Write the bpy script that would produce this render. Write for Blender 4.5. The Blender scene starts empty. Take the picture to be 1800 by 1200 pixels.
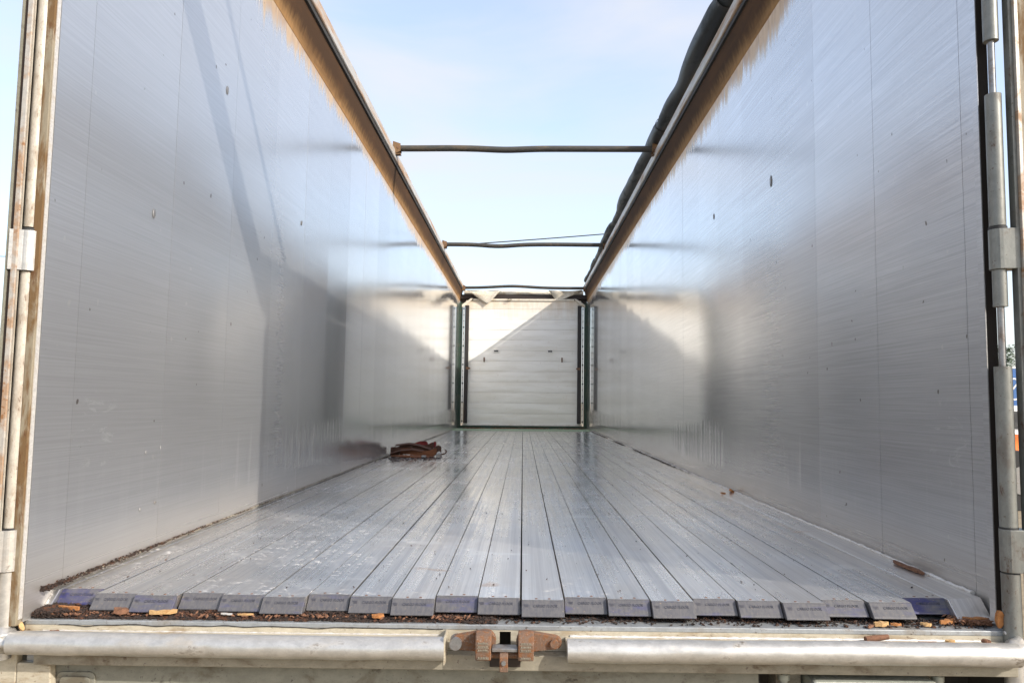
import bpy, bmesh, math, random
from mathutils import Vector, Matrix, noise as mn
R = math.radians
random.seed(7)
sc = bpy.context.scene
COL = sc.collection
F = 1.25            # height of the trailer floor above the ground
LEAN = 0.007        # the body leans a little to the right

# ------------------------------------------------------------------ camera
cam = bpy.data.cameras.new('camera'); camo = bpy.data.objects.new('camera', cam); COL.objects.link(camo)
cam.sensor_width = 36.0; cam.lens = 1328.0/1800.0*36.0; cam.clip_start = 0.05; cam.clip_end = 6000
p_, y_, r_ = R(4.56), R(0.86), R(-0.43)
fw = Vector((-math.sin(y_)*math.cos(p_), math.cos(y_)*math.cos(p_), math.sin(p_)))
rt = Vector((math.cos(y_), math.sin(y_), 0)); up = rt.cross(fw)
rt2 = rt*math.cos(r_) - up*math.sin(r_); up2 = up*math.cos(r_) + rt*math.sin(r_)
m = Matrix((rt2, up2, -fw)).transposed().to_4x4(); m.translation = Vector((0.018, 0, F+0.512))
camo.matrix_world = m
sc.camera = camo

# ------------------------------------------------------------------ sky and sun
SUN_EL, SUN_AZ = R(31), math.atan2(0.828, -0.561)
w = bpy.data.worlds.new('World'); sc.world = w; w.use_nodes = True
nt = w.node_tree; nt.nodes.clear()
wo = nt.nodes.new('ShaderNodeOutputWorld'); bg = nt.nodes.new('ShaderNodeBackground')
sky = nt.nodes.new('ShaderNodeTexSky'); sky.sky_type = 'NISHITA'; sky.sun_disc = False
sky.sun_elevation = SUN_EL; sky.sun_rotation = SUN_AZ; sky.air_density = 1.0; sky.dust_density = 2.0; sky.ozone_density = 1.0
bg.inputs['Strength'].default_value = 0.15
tc = nt.nodes.new('ShaderNodeTexCoord'); mp = nt.nodes.new('ShaderNodeMapping'); mp.inputs['Scale'].default_value = (1.3, 1.3, 5.5)
mp.inputs['Rotation'].default_value = (0.25, 0.12, 0.4)
nz = nt.nodes.new('ShaderNodeTexNoise'); nz.inputs['Scale'].default_value = 1.6; nz.inputs['Detail'].default_value = 7; nz.inputs['Distortion'].default_value = 0.7
mr = nt.nodes.new('ShaderNodeMapRange'); mr.inputs['From Min'].default_value = 0.38; mr.inputs['From Max'].default_value = 0.75
mr.inputs['To Min'].default_value = 0.34; mr.inputs['To Max'].default_value = 0.92
mx = nt.nodes.new('ShaderNodeMix'); mx.data_type = 'RGBA'
mx.inputs['B'].default_value = (2.32, 2.34, 2.48, 1)
nt.links.new(tc.outputs['Generated'], mp.inputs[0]); nt.links.new(mp.outputs[0], nz.inputs['Vector'])
nt.links.new(nz.outputs['Fac'], mr.inputs['Value']); nt.links.new(mr.outputs[0], mx.inputs['Factor'])
nt.links.new(sky.outputs[0], mx.inputs['A']); nt.links.new(mx.outputs['Result'], bg.inputs['Color']); nt.links.new(bg.outputs[0], wo.inputs[0])
sl = bpy.data.lights.new('sun', 'SUN'); sl.energy = 2.1; sl.angle = R(0.55); sl.color = (1.0, 0.94, 0.86)
so = bpy.data.objects.new('sun', sl); COL.objects.link(so)
sd = Vector((0.828*math.cos(SUN_EL), -0.561*math.cos(SUN_EL), math.sin(SUN_EL)))
so.rotation_euler = sd.to_track_quat('Z', 'Y').to_euler(); so.location = (20, -14, 20)
sc.view_settings.view_transform = 'Standard'; sc.view_settings.look = 'None'
sc.view_settings.gamma = 1; sc.view_settings.use_curve_mapping = False
sc.view_settings.exposure = 1.36

# ------------------------------------------------------------------ material helpers
class NT:
    def __init__(s, name):
        s.m = bpy.data.materials.new(name); s.m.use_nodes = True; s.t = s.m.node_tree; s.t.nodes.clear()
        s.out = s.t.nodes.new('ShaderNodeOutputMaterial'); s.b = s.t.nodes.new('ShaderNodeBsdfPrincipled')
        s.t.links.new(s.b.outputs[0], s.out.inputs[0])
        g = s.t.nodes.new('ShaderNodeNewGeometry'); s.pos = g.outputs['Position']
        s.oi = s.t.nodes.new('ShaderNodeObjectInfo'); s.rnd = s.oi.outputs['Random']
        q = s.t.nodes.new('ShaderNodeSeparateXYZ'); s.t.links.new(s.pos, q.inputs[0]); s.x, s.y, s.z = q.outputs
    def L(s, v, sock):
        if isinstance(v, bpy.types.NodeSocket): s.t.links.new(v, sock)
        elif isinstance(v, (tuple, list)):
            sock.default_value = tuple(v) + ((1,) if len(v) == 3 and sock.type == 'RGBA' else ())
        else: sock.default_value = v
    def math(s, op, a, b=0.0, c=0.0, clamp=False):
        n = s.t.nodes.new('ShaderNodeMath'); n.operation = op; n.use_clamp = clamp
        s.L(a, n.inputs[0]); s.L(b, n.inputs[1]); s.L(c, n.inputs[2]); return n.outputs[0]
    def vec(s, sx, sy, sz, src=None, off=None):
        n = s.t.nodes.new('ShaderNodeMapping'); s.t.links.new(src or s.pos, n.inputs[0]); n.inputs['Scale'].default_value = (sx, sy, sz)
        if off is not None:
            c = s.t.nodes.new('ShaderNodeCombineXYZ')
            for i in range(3): s.L(s.math('MULTIPLY', off, 37.0+9*i), c.inputs[i])
            s.t.links.new(c.outputs[0], n.inputs['Location'])
        return n.outputs[0]
    def noise(s, v, scale=1.0, detail=3.0, rough=0.55, dist=0.0):
        n = s.t.nodes.new('ShaderNodeTexNoise'); s.t.links.new(v, n.inputs['Vector'])
        n.inputs['Scale'].default_value = scale; n.inputs['Detail'].default_value = detail; n.inputs['Roughness'].default_value = rough; n.inputs['Distortion'].default_value = dist
        return n.outputs['Fac']
    def ramp(s, v, a, b, c=0.0, d=1.0, smooth=True):
        n = s.t.nodes.new('ShaderNodeMapRange'); n.interpolation_type = 'SMOOTHSTEP' if smooth else 'LINEAR'
        s.L(v, n.inputs['Value']); n.inputs['From Min'].default_value = a; n.inputs['From Max'].default_value = b
        s.L(c, n.inputs['To Min']); s.L(d, n.inputs['To Max']); return n.outputs[0]
    def mix(s, f, a, b):
        n = s.t.nodes.new('ShaderNodeMix'); n.data_type = 'RGBA'; s.L(f, n.inputs['Factor']); s.L(a, n.inputs['A']); s.L(b, n.inputs['B']); return n.outputs['Result']
    def bump(s, h, strength=0.3, dist=0.002, prev=None):
        n = s.t.nodes.new('ShaderNodeBump'); s.L(h, n.inputs['Height']); n.inputs['Strength'].default_value = strength; n.inputs['Distance'].default_value = dist
        if prev is not None: s.t.links.new(prev, n.inputs['Normal'])
        return n.outputs[0]
    def set(s, **k):
        for a, v in k.items(): s.L(v, s.b.inputs[a.replace('_', ' ')])
        return s.m

def wall_material(name, strong):
    n = NT(name)
    fine = n.noise(n.vec(300, 2.2, 300), 1.0, 3, 0.6)                 # lengthwise brushing
    mid = n.noise(n.vec(140, 1.1, 140), 1.0, 4, 0.65)
    cloud = n.noise(n.vec(0.9, 0.9, 0.9), 1.0, 4)
    big = n.noise(n.vec(1.6, 1.2, 0.5), 1.0, 2)
    base = n.mix(n.ramp(fine, 0.3, 0.7), tuple(0.585-0.05*strong+q for q in (0, 0.002, 0.006)), tuple(0.60+0.03*strong+q for q in (0, 0.002, 0.006)))
    base = n.mix(n.ramp(mid, 0.35, 0.7, 0, 0.30*max(0, strong-0.5)), base, (0.33, 0.335, 0.36))
    base = n.mix(n.ramp(cloud, 0.45, 0.75, 0, 0.25), base, (0.56, 0.55, 0.53))
    pv = n.math('ADD', n.math('MULTIPLY', n.rnd, 0.12), 0.94)
    c = n.t.nodes.new('ShaderNodeVectorMath'); c.operation = 'SCALE'; n.t.links.new(base, c.inputs[0]); n.t.links.new(pv, c.inputs['Scale']); base = c.outputs[0]
    # rust water running down from the top rail
    drip = n.noise(n.vec(1, 22, 1.6), 1.0, 4, 0.65)
    drip2 = n.noise(n.vec(1, 0.8, 0.2), 1.0, 2)
    zz = n.math('ADD', n.math('ADD', n.z, n.math('MULTIPLY', n.math('SUBTRACT', drip, 0.5), 0.34)), n.math('MULTIPLY', n.math('SUBTRACT', drip2, 0.5), 0.25))
    top = n.ramp(zz, F+2.34, F+2.46)
    base = n.mix(n.math('MULTIPLY', top, 0.85), base, n.mix(n.ramp(drip, 0.4, 0.6), (0.36, 0.20, 0.085), (0.50, 0.33, 0.17)))
    # dusty foot of the wall
    foot = n.ramp(n.math('ADD', n.z, n.math('MULTIPLY', cloud, 0.12)), F+0.26, F+0.06, 0, 0.45)
    base = n.mix(foot, base, (0.45, 0.39, 0.32))
    # small dark pits
    pit = n.noise(n.vec(55, 38, 30), 1.0, 1, 0.3)
    pm = n.ramp(pit, 0.795, 0.83)
    base = n.mix(n.math('MULTIPLY', pm, 0.8), base, (0.12, 0.09, 0.07))
    lit = n.ramp(n.noise(n.vec(70, 30, 22), 1.0, 1, 0.3), 0.78, 0.82)
    base = n.mix(n.math('MULTIPLY', lit, 0.6), base, (0.7, 0.69, 0.66))
    # upright scuffs left by the load, low on the wall
    sv = n.noise(n.vec(1, 17, 0.7), 1.0, 3, 0.6)
    band = n.math('MULTIPLY', n.ramp(n.z, F+0.10, F+0.17), n.ramp(n.z, F+0.42, F+0.27))
    band = n.math('MULTIPLY', band, n.ramp(n.noise(n.vec(0.3, 0.5, 0.3), 1.0, 1), 0.34, 0.46))
    band = n.math('MULTIPLY', band, n.ramp(n.y, 2.7, 4.2, 0.12, 1.0))
    scuff = n.math('MULTIPLY', n.ramp(sv, 0.55, 0.64), band)
    base = n.mix(n.math('MULTIPLY', scuff, 0.7), base, (0.80, 0.79, 0.78))
    # a rubbed pale patch and long thin gouges near the open end
    rub = n.noise(n.vec(1, 9, 26), 1.0, 4, 0.7, 1.2)
    dy = n.math('MULTIPLY', n.math('SUBTRACT', n.y, 2.22), 5.5); dz = n.math('MULTIPLY', n.math('SUBTRACT', n.z, F+0.42), 6.0)
    near_ = n.ramp(n.math('ADD', n.math('MULTIPLY', dy, dy), n.math('MULTIPLY', dz, dz)), 1.0, 0.1)
    base = n.mix(n.math('MULTIPLY', n.math('MULTIPLY', near_, n.ramp(rub, 0.55, 0.68)), 0.5), base, (0.80, 0.80, 0.79))
    rough = n.math('ADD', n.math('ADD', n.ramp(cloud, 0.3, 0.7, 0.098, 0.122), n.ramp(n.y, 2.8, 7.0, 0.065, 0.0)), n.ramp(mid, 0.3, 0.7, -0.004*strong, 0.008*strong))
    rough = n.math('ADD', rough, n.math('MULTIPLY', top, 0.3)); rough = n.math('ADD', rough, n.math('MULTIPLY', foot, 0.25))
    metal = n.math('SUBTRACT', 0.92, n.math('ADD', n.math('MULTIPLY', top, 0.6), n.math('MULTIPLY', foot, 0.5)))
    b = n.bump(big, 0.15, 0.003)
    b = n.bump(n.math('MULTIPLY', sv, band), 0.8, 0.006, b)
    t = n.t.nodes.new('ShaderNodeCombineXYZ'); t.inputs[2].default_value = 1.0
    n.t.links.new(t.outputs[0], n.b.inputs['Tangent'])
    c1 = n.t.nodes.new('ShaderNodeVectorMath'); c1.operation = 'SCALE'; n.t.links.new(base, c1.inputs[0]); c1.inputs['Scale'].default_value = 1.30
    n.set(Base_Color=c1.outputs[0], Metallic=metal, Roughness=rough, Anisotropic=0.93, Normal=b)
    b2 = n.t.nodes.new('ShaderNodeBsdfPrincipled'); ms = n.t.nodes.new('ShaderNodeMixShader')      # broad lobe of the scratched, oxidised skin
    c2 = n.t.nodes.new('ShaderNodeVectorMath'); c2.operation = 'SCALE'; n.t.links.new(base, c2.inputs[0]); c2.inputs['Scale'].default_value = 0.86
    n.L(c2.outputs[0], b2.inputs['Base Color']); b2.inputs['Metallic'].default_value = 0.88; b2.inputs['Roughness'].default_value = 0.50
    lw = n.t.nodes.new('ShaderNodeLayerWeight'); lw.inputs[0].default_value = 0.5
    n.L(n.math('MULTIPLY', n.ramp(lw.outputs['Facing'], 0.40, 0.95, 0.56, 0.05), n.ramp(mid, 0.3, 0.7, 1-0.06*strong, 1+0.06*strong)), ms.inputs[0]); n.t.links.new(n.b.outputs[0], ms.inputs[1]); n.t.links.new(b2.outputs[0], ms.inputs[2]); n.t.links.new(ms.outputs[0], n.out.inputs[0])
    return n.m

def floor_material():
    n = NT('worn_floor_aluminium')
    v = n.vec(220, 1.4, 1, off=n.rnd); fine = n.noise(v, 1.0, 3, 0.6)
    v2 = n.vec(38, 0.5, 1, off=n.rnd); mid = n.noise(v2, 1.0, 3, 0.6)
    cl = n.noise(n.vec(3.0, 1.3, 1), 1.0, 5, 0.6, 0.3)
    base = n.mix(n.ramp(fine, 0.3, 0.7), (0.60, 0.588, 0.572), (0.775, 0.762, 0.742))
    base = n.mix(n.ramp(mid, 0.4, 0.7, 0, 0.4), base, (0.30, 0.32, 0.36))
    pv = n.math('ADD', n.math('MULTIPLY', n.rnd, 0.16), 0.92)
    c = n.t.nodes.new('ShaderNodeVectorMath'); c.operation = 'SCALE'; n.t.links.new(base, c.inputs[0]); n.t.links.new(pv, c.inputs['Scale']); base = c.outputs[0]
    base = n.mix(n.ramp(cl, 0.42, 0.64, 0.0, 0.42), base, (0.55, 0.49, 0.42))            # dust
    # white scuffs, denser near the open end and to the left
    near = n.math('MULTIPLY', n.ramp(n.y, 5.5, 2.2), n.ramp(n.x, 0.9, -0.8, 0.25, 1.0))
    sc_ = n.noise(n.vec(40, 60, 1), 1.0, 4, 0.75, 0.5); patch = n.noise(n.vec(2.2, 3.2, 1), 1.0, 3, 0.6)
    sm = n.math('MULTIPLY', n.ramp(sc_, 0.565, 0.64), n.ramp(patch, 0.40, 0.56)); sm = n.math('MULTIPLY', sm, near)
    base = n.mix(n.math('MULTIPLY', sm, 0.55), base, (0.80, 0.78, 0.74))
    big = n.math('MULTIPLY', n.ramp(n.noise(n.vec(2.6, 7.5, 1), 1.0, 3, 0.5, 1.2), 0.66, 0.72), n.ramp(n.y, 5.5, 3.0))
    base = n.mix(n.math('MULTIPLY', big, 0.5), base, (0.80, 0.79, 0.76))
    rs = n.ramp(n.noise(n.vec(5, 9, 1), 1.0, 3, 0.5, 0.6), 0.69, 0.78)
    base = n.mix(n.math('MULTIPLY', rs, 0.5), base, (0.48, 0.27, 0.13))
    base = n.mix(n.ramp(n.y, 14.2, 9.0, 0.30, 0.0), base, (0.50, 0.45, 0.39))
    rough = n.math('ADD', n.ramp(cl, 0.35, 0.65, 0.15, 0.215), n.ramp(mid, 0.3, 0.7, -0.04, 0.05)); rough = n.math('ADD', rough, n.math('MULTIPLY', sm, 0.3)); rough = n.math('ADD', rough, n.ramp(n.y, 5.0, 2.2, 0.0, 0.10)); rough = n.math('ADD', rough, n.ramp(patch, 0.4, 0.65, 0.0, 0.05))
    b = n.bump(mid, 0.25, 0.0004); b = n.bump(patch, 0.1, 0.002, b)
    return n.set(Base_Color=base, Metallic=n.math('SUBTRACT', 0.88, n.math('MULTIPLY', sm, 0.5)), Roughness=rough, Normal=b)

def worn(name, base, stain, stain2=None, metal=0.0, rough=0.5, sc_=(8, 8, 8), amt=0.6, lo=0.5, hi=0.68, bump=0.3, speck=None, rand=0.0):
    n = NT(name)
    a = n.noise(n.vec(*sc_), 1.0, 6, 0.65, 0.4); b = n.noise(n.vec(*[q*4.3 for q in sc_]), 1.0, 4, 0.7); g = n.noise(n.vec(230, 230, 230), 1.0, 2, 0.6)
    c = n.mix(n.ramp(b, 0.3, 0.7), [q*0.86 for q in base], [min(1, q*1.1) for q in base])
    f = n.ramp(a, lo, hi, 0, amt); c = n.mix(f, c, stain)
    if stain2: c = n.mix(n.math('MULTIPLY', n.ramp(b, 0.56, 0.66), n.ramp(a, lo-0.06, hi, 0, 1.0)), c, stain2)
    if speck: c = n.mix(n.ramp(n.noise(n.vec(90, 90, 90), 1.0, 3, 0.7), 0.64, 0.69, 0, 0.8), c, speck)
    c = n.mix(n.ramp(g, 0.55, 0.75, 0, 0.25), c, [q*0.5 for q in base])
    nn = n.bump(b, bump, 0.0015); nn = n.bump(g, bump*0.5, 0.0006, nn)
    return n.set(Base_Color=c, Metallic=metal, Roughness=n.ramp(a, lo, hi, rough, min(1, rough+0.3)), Normal=nn)

M = {}
M['wall_l'] = wall_material('brushed_wall_aluminium', 0.6)
M['wall_r'] = wall_material('scratched_wall_aluminium', 1.3)
M['floor'] = floor_material()
M['dark'] = worn('dark_gap', (0.03, 0.028, 0.026), (0.05, 0.04, 0.03), rough=0.8)
M['soil'] = worn('dark_bark_soil', (0.026, 0.016, 0.012), (0.075, 0.030, 0.014), rough=0.95, sc_=(60, 60, 60), amt=0.9, lo=0.5, hi=0.6)
M['cream'] = worn('cream_painted_metal', (0.43, 0.385, 0.295), (0.27, 0.20, 0.12), (0.12, 0.08, 0.05), rough=0.5, sc_=(9, 18, 30), amt=0.75, lo=0.48, hi=0.66, speck=(0.20, 0.15, 0.10))
M['ledge'] = worn('bare_ledge_metal', (0.36, 0.375, 0.38), (0.24, 0.20, 0.15), (0.10, 0.07, 0.05), metal=0.5, rough=0.45, sc_=(9, 12, 9), speck=(0.12, 0.09, 0.07))
M['pipe'] = worn('worn_pipe_metal', (0.52, 0.505, 0.475), (0.36, 0.29, 0.21), (0.15, 0.12, 0.09), metal=0.65, rough=0.38, sc_=(6, 10, 10), amt=0.4, lo=0.52, hi=0.72, bump=0.45)
M['beam'] = worn('dirty_beam_paint', (0.26, 0.235, 0.18), (0.13, 0.095, 0.06), (0.09, 0.06, 0.04), rough=0.6, sc_=(8, 8, 16), amt=0.8, speck=(0.12, 0.09, 0.07))
M['plate'] = worn('grey_green_rear_plate', (0.21, 0.205, 0.165), (0.11, 0.09, 0.06), (0.05, 0.04, 0.03), rough=0.6, sc_=(6, 7, 9), amt=0.85, speck=(0.07, 0.06, 0.05))
M['rust'] = worn('rusty_latch_steel', (0.17, 0.105, 0.07), (0.25, 0.10, 0.035), (0.30, 0.26, 0.22), metal=0.3, rough=0.7, sc_=(70, 70, 70), amt=0.75, lo=0.45, hi=0.6, bump=0.9)
M['post_rust'] = worn('rusty_post_strip', (0.24, 0.205, 0.145), (0.13, 0.072, 0.026), (0.10, 0.045, 0.015), rough=0.65, sc_=(14, 14, 3.5), amt=0.95, lo=0.42, hi=0.54)
M['tube'] = worn('weathered_hinge_tube', (0.43, 0.395, 0.335), (0.27, 0.22, 0.165), (0.14, 0.09, 0.06), rough=0.42, sc_=(42, 42, 15), amt=0.75, lo=0.46, hi=0.66, metal=0.1, speck=(0.20, 0.14, 0.09))
M['tube_grey'] = worn('grey_hinge_tube', (0.20, 0.205, 0.19), (0.13, 0.10, 0.075), (0.09, 0.05, 0.03), rough=0.45, sc_=(12, 12, 7), amt=0.5, metal=0.35, speck=(0.10, 0.08, 0.06))
M['seal'] = worn('dark_brown_seal', (0.016, 0.011, 0.008), (0.032, 0.022, 0.014), rough=0.75, sc_=(12, 12, 4))
M['rail_grime'] = worn('rail_with_rust_dirt', (0.19, 0.105, 0.045), (0.085, 0.045, 0.02), (0.10, 0.055, 0.03), rough=0.6, sc_=(14, 1.6, 10), amt=0.8, lo=0.4, hi=0.62)
def rail_mat():
    n = NT('rail_rust_and_painted_shade'); a = n.noise(n.vec(14, 1.6, 10), 1.0, 6, 0.65, 0.4); b = n.noise(n.vec(20, 30, 8), 1.0, 4, 0.6)
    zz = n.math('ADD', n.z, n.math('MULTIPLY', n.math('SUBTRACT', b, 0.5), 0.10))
    c = n.mix(n.ramp(zz, F+2.46, F+2.58), (0.30, 0.17, 0.070), (0.060, 0.034, 0.019)); c = n.mix(n.ramp(a, 0.45, 0.65, 0, 0.5), c, (0.10, 0.05, 0.022))  # rust, with overhang shade painted in as darkening towards the top
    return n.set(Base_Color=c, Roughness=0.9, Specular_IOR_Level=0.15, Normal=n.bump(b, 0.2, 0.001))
M['rail_rust_shade'] = rail_mat()
M['rail_pale'] = worn('pale_rail_face', (0.46, 0.43, 0.385), (0.34, 0.19, 0.09), (0.28, 0.14, 0.06), rough=0.45, metal=0.3, sc_=(14, 1.3, 12), amt=0.75, lo=0.45, hi=0.62)
M['bow'] = worn('grimy_bow_tube', (0.06, 0.055, 0.047), (0.13, 0.095, 0.06), (0.06, 0.035, 0.02), rough=0.5, metal=0.3, sc_=(6, 14, 14), amt=0.7)
M['tarp'] = worn('dark_tarpaulin', (0.012, 0.015, 0.016), (0.024, 0.026, 0.025), rough=0.5, sc_=(9, 3, 9), amt=0.5)
M['flap'] = worn('pale_tarpaulin_flap', (0.66, 0.60, 0.49), (0.50, 0.36, 0.20), rough=0.7, sc_=(7, 7, 7), amt=0.6)
M['green'] = worn('green_painted_steel', (0.016, 0.042, 0.024), (0.10, 0.11, 0.08), (0.10, 0.04, 0.02), rough=0.55, sc_=(6, 6, 6), amt=0.5)
M['green_pale'] = worn('dusty_green_sill', (0.24, 0.33, 0.22), (0.33, 0.33, 0.25), (0.16, 0.07, 0.03), rough=0.65, sc_=(7, 9, 6), amt=0.7)
def door_mat():
    n = NT('white_door_plank')
    a = n.noise(n.vec(1.2, 1, 9), 1.0, 4, 0.6); d = n.noise(n.vec(7, 1, 5.5), 1.0, 2, 0.5); e = n.noise(n.vec(14, 14, 2), 1.0, 4, 0.6)
    c = n.mix(n.ramp(a, 0.35, 0.65), (0.77, 0.745, 0.67), (0.86, 0.845, 0.79))
    topm = n.ramp(n.math('ADD', n.z, n.math('MULTIPLY', n.math('SUBTRACT', e, 0.5), 0.5)), F+2.05, F+2.6, 0, 0.65)
    c = n.mix(topm, c, (0.55, 0.38, 0.20))
    c = n.mix(n.ramp(n.noise(n.vec(9, 9, 9), 1.0, 5, 0.7), 0.6, 0.72, 0, 0.35), c, (0.5, 0.4, 0.28))
    b = n.bump(d, 0.16, 0.012)
    return n.set(Base_Color=c, Roughness=0.38, Normal=b)
M['door'] = door_mat()
M['door_trim'] = worn('white_door_trim', (0.78, 0.76, 0.70), (0.50, 0.38, 0.24), rough=0.4, amt=0.5)
M['rail_black'] = worn('black_guide_rail', (0.016, 0.013, 0.012), (0.04, 0.026, 0.018), rough=0.5, sc_=(6, 6, 3))
M['brown'] = worn('dark_brown_header', (0.024, 0.014, 0.010), (0.045, 0.026, 0.017), rough=0.6)
def cap_mat(name, blue):
    n = NT(name)
    a = n.noise(n.vec(9, 30, 30, off=n.rnd), 1.0, 4, 0.65); b = n.noise(n.vec(170, 60, 60), 1.0, 3, 0.6)
    grey = n.mix(n.ramp(b, 0.3, 0.7), (0.072, 0.071, 0.080), (0.105, 0.101, 0.102))
    lo = n.math('SUBTRACT', 0.60-0.20*blue, n.math('MULTIPLY', n.rnd, 0.14))
    f = n.math('MULTIPLY', n.math('SUBTRACT', a, lo), 5.0, clamp=True)
    c = n.mix(n.math('MULTIPLY', f, 0.75+0.2*blue), grey, (0.018, 0.020, 0.095) if blue else (0.045, 0.048, 0.13))
    c = n.mix(n.ramp(n.noise(n.vec(120, 160, 160), 1.0, 3, 0.7), 0.64, 0.70, 0, 0.5), c, (0.34, 0.24, 0.15))
    return n.set(Base_Color=c, Roughness=0.5, Normal=n.bump(b, 0.2, 0.0003))
M['cap'] = cap_mat('grey_blue_end_cap', 0.0); M['cap_blue'] = cap_mat('deep_blue_end_cap', 1.0)
M['cap_text'] = worn('embossed_lettering', (0.050, 0.051, 0.068), (0.075, 0.072, 0.08), rough=0.55)
M['chip'] = worn('fresh_wood_chip', (0.36, 0.15, 0.045), (0.20, 0.07, 0.02), rough=0.8, sc_=(60, 60, 60), amt=0.6)
M['chip_pale'] = worn('pale_wood_chip', (0.48, 0.30, 0.13), (0.30, 0.14, 0.05), rough=0.8, sc_=(60, 60, 60), amt=0.6)
M['bark'] = worn('brown_bark', (0.16, 0.075, 0.04), (0.08, 0.04, 0.025), rough=0.9, sc_=(60, 60, 60), amt=0.7)
M['weld'] = worn('weld_bead', (0.62, 0.60, 0.57), (0.42, 0.35, 0.27), metal=0.4, rough=0.45, sc_=(30, 30, 30), amt=0.5)
M['strap'] = worn('brown_webbing', (0.075, 0.034, 0.020), (0.12, 0.045, 0.02), (0.07, 0.04, 0.03), rough=0.85, sc_=(14, 14, 14), amt=0.7)
M['strap_red'] = worn('red_webbing', (0.17, 0.016, 0.014), (0.13, 0.02, 0.015), rough=0.8, sc_=(14, 14, 14))
M['strap_orange'] = worn('orange_webbing', (0.17, 0.062, 0.024), (0.10, 0.04, 0.02), rough=0.8, sc_=(14, 14, 14))
M['steel'] = worn('dull_steel', (0.28, 0.28, 0.28), (0.18, 0.12, 0.08), metal=0.7, rough=0.4, sc_=(20, 20, 20))
M['grey_lamp'] = worn('weathered_lamp_housing', (0.34, 0.35, 0.30), (0.20, 0.20, 0.17), (0.55, 0.55, 0.52), rough=0.45, metal=0.3, sc_=(14, 14, 14), amt=0.6)
M['gravel'] = worn('tan_gravel', (0.26, 0.205, 0.13), (0.16, 0.12, 0.08), (0.36, 0.30, 0.22), rough=0.95, sc_=(2.5, 2.5, 2.5), amt=0.7, bump=1.0, speck=(0.08, 0.06, 0.045))
M['blue'] = worn('blue_lorry_paint', (0.03, 0.115, 0.33), (0.05, 0.13, 0.30), rough=0.4, sc_=(1, 1, 1))
M['white'] = worn('white_paint', (0.78, 0.78, 0.77), (0.6, 0.6, 0.58), rough=0.35, sc_=(1, 1, 1))
M['glass'] = worn('dark_window_glass', (0.05, 0.055, 0.06), (0.07, 0.07, 0.07), rough=0.1, bump=0.0)
M['tyre'] = worn('black_tyre', (0.022, 0.022, 0.023), (0.05, 0.045, 0.04), rough=0.8)
M['orange'] = worn('orange_tarpaulin', (0.72, 0.16, 0.015), (0.52, 0.10, 0.012), rough=0.6, sc_=(6, 6, 6), amt=0.6)
M['bark_tree'] = worn('tree_bark', (0.10, 0.08, 0.06), (0.06, 0.05, 0.04), rough=0.9)
M['needles'] = worn('pine_needles', (0.035, 0.065, 0.028), (0.06, 0.085, 0.035), rough=0.8, sc_=(2, 2, 2))
M['twigs'] = worn('bare_twigs', (0.13, 0.10, 0.075), (0.09, 0.08, 0.05), rough=0.9, sc_=(2, 2, 2))
M['wire'] = worn('black_cable', (0.03, 0.03, 0.03), (0.05, 0.05, 0.05), rough=0.7)

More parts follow.
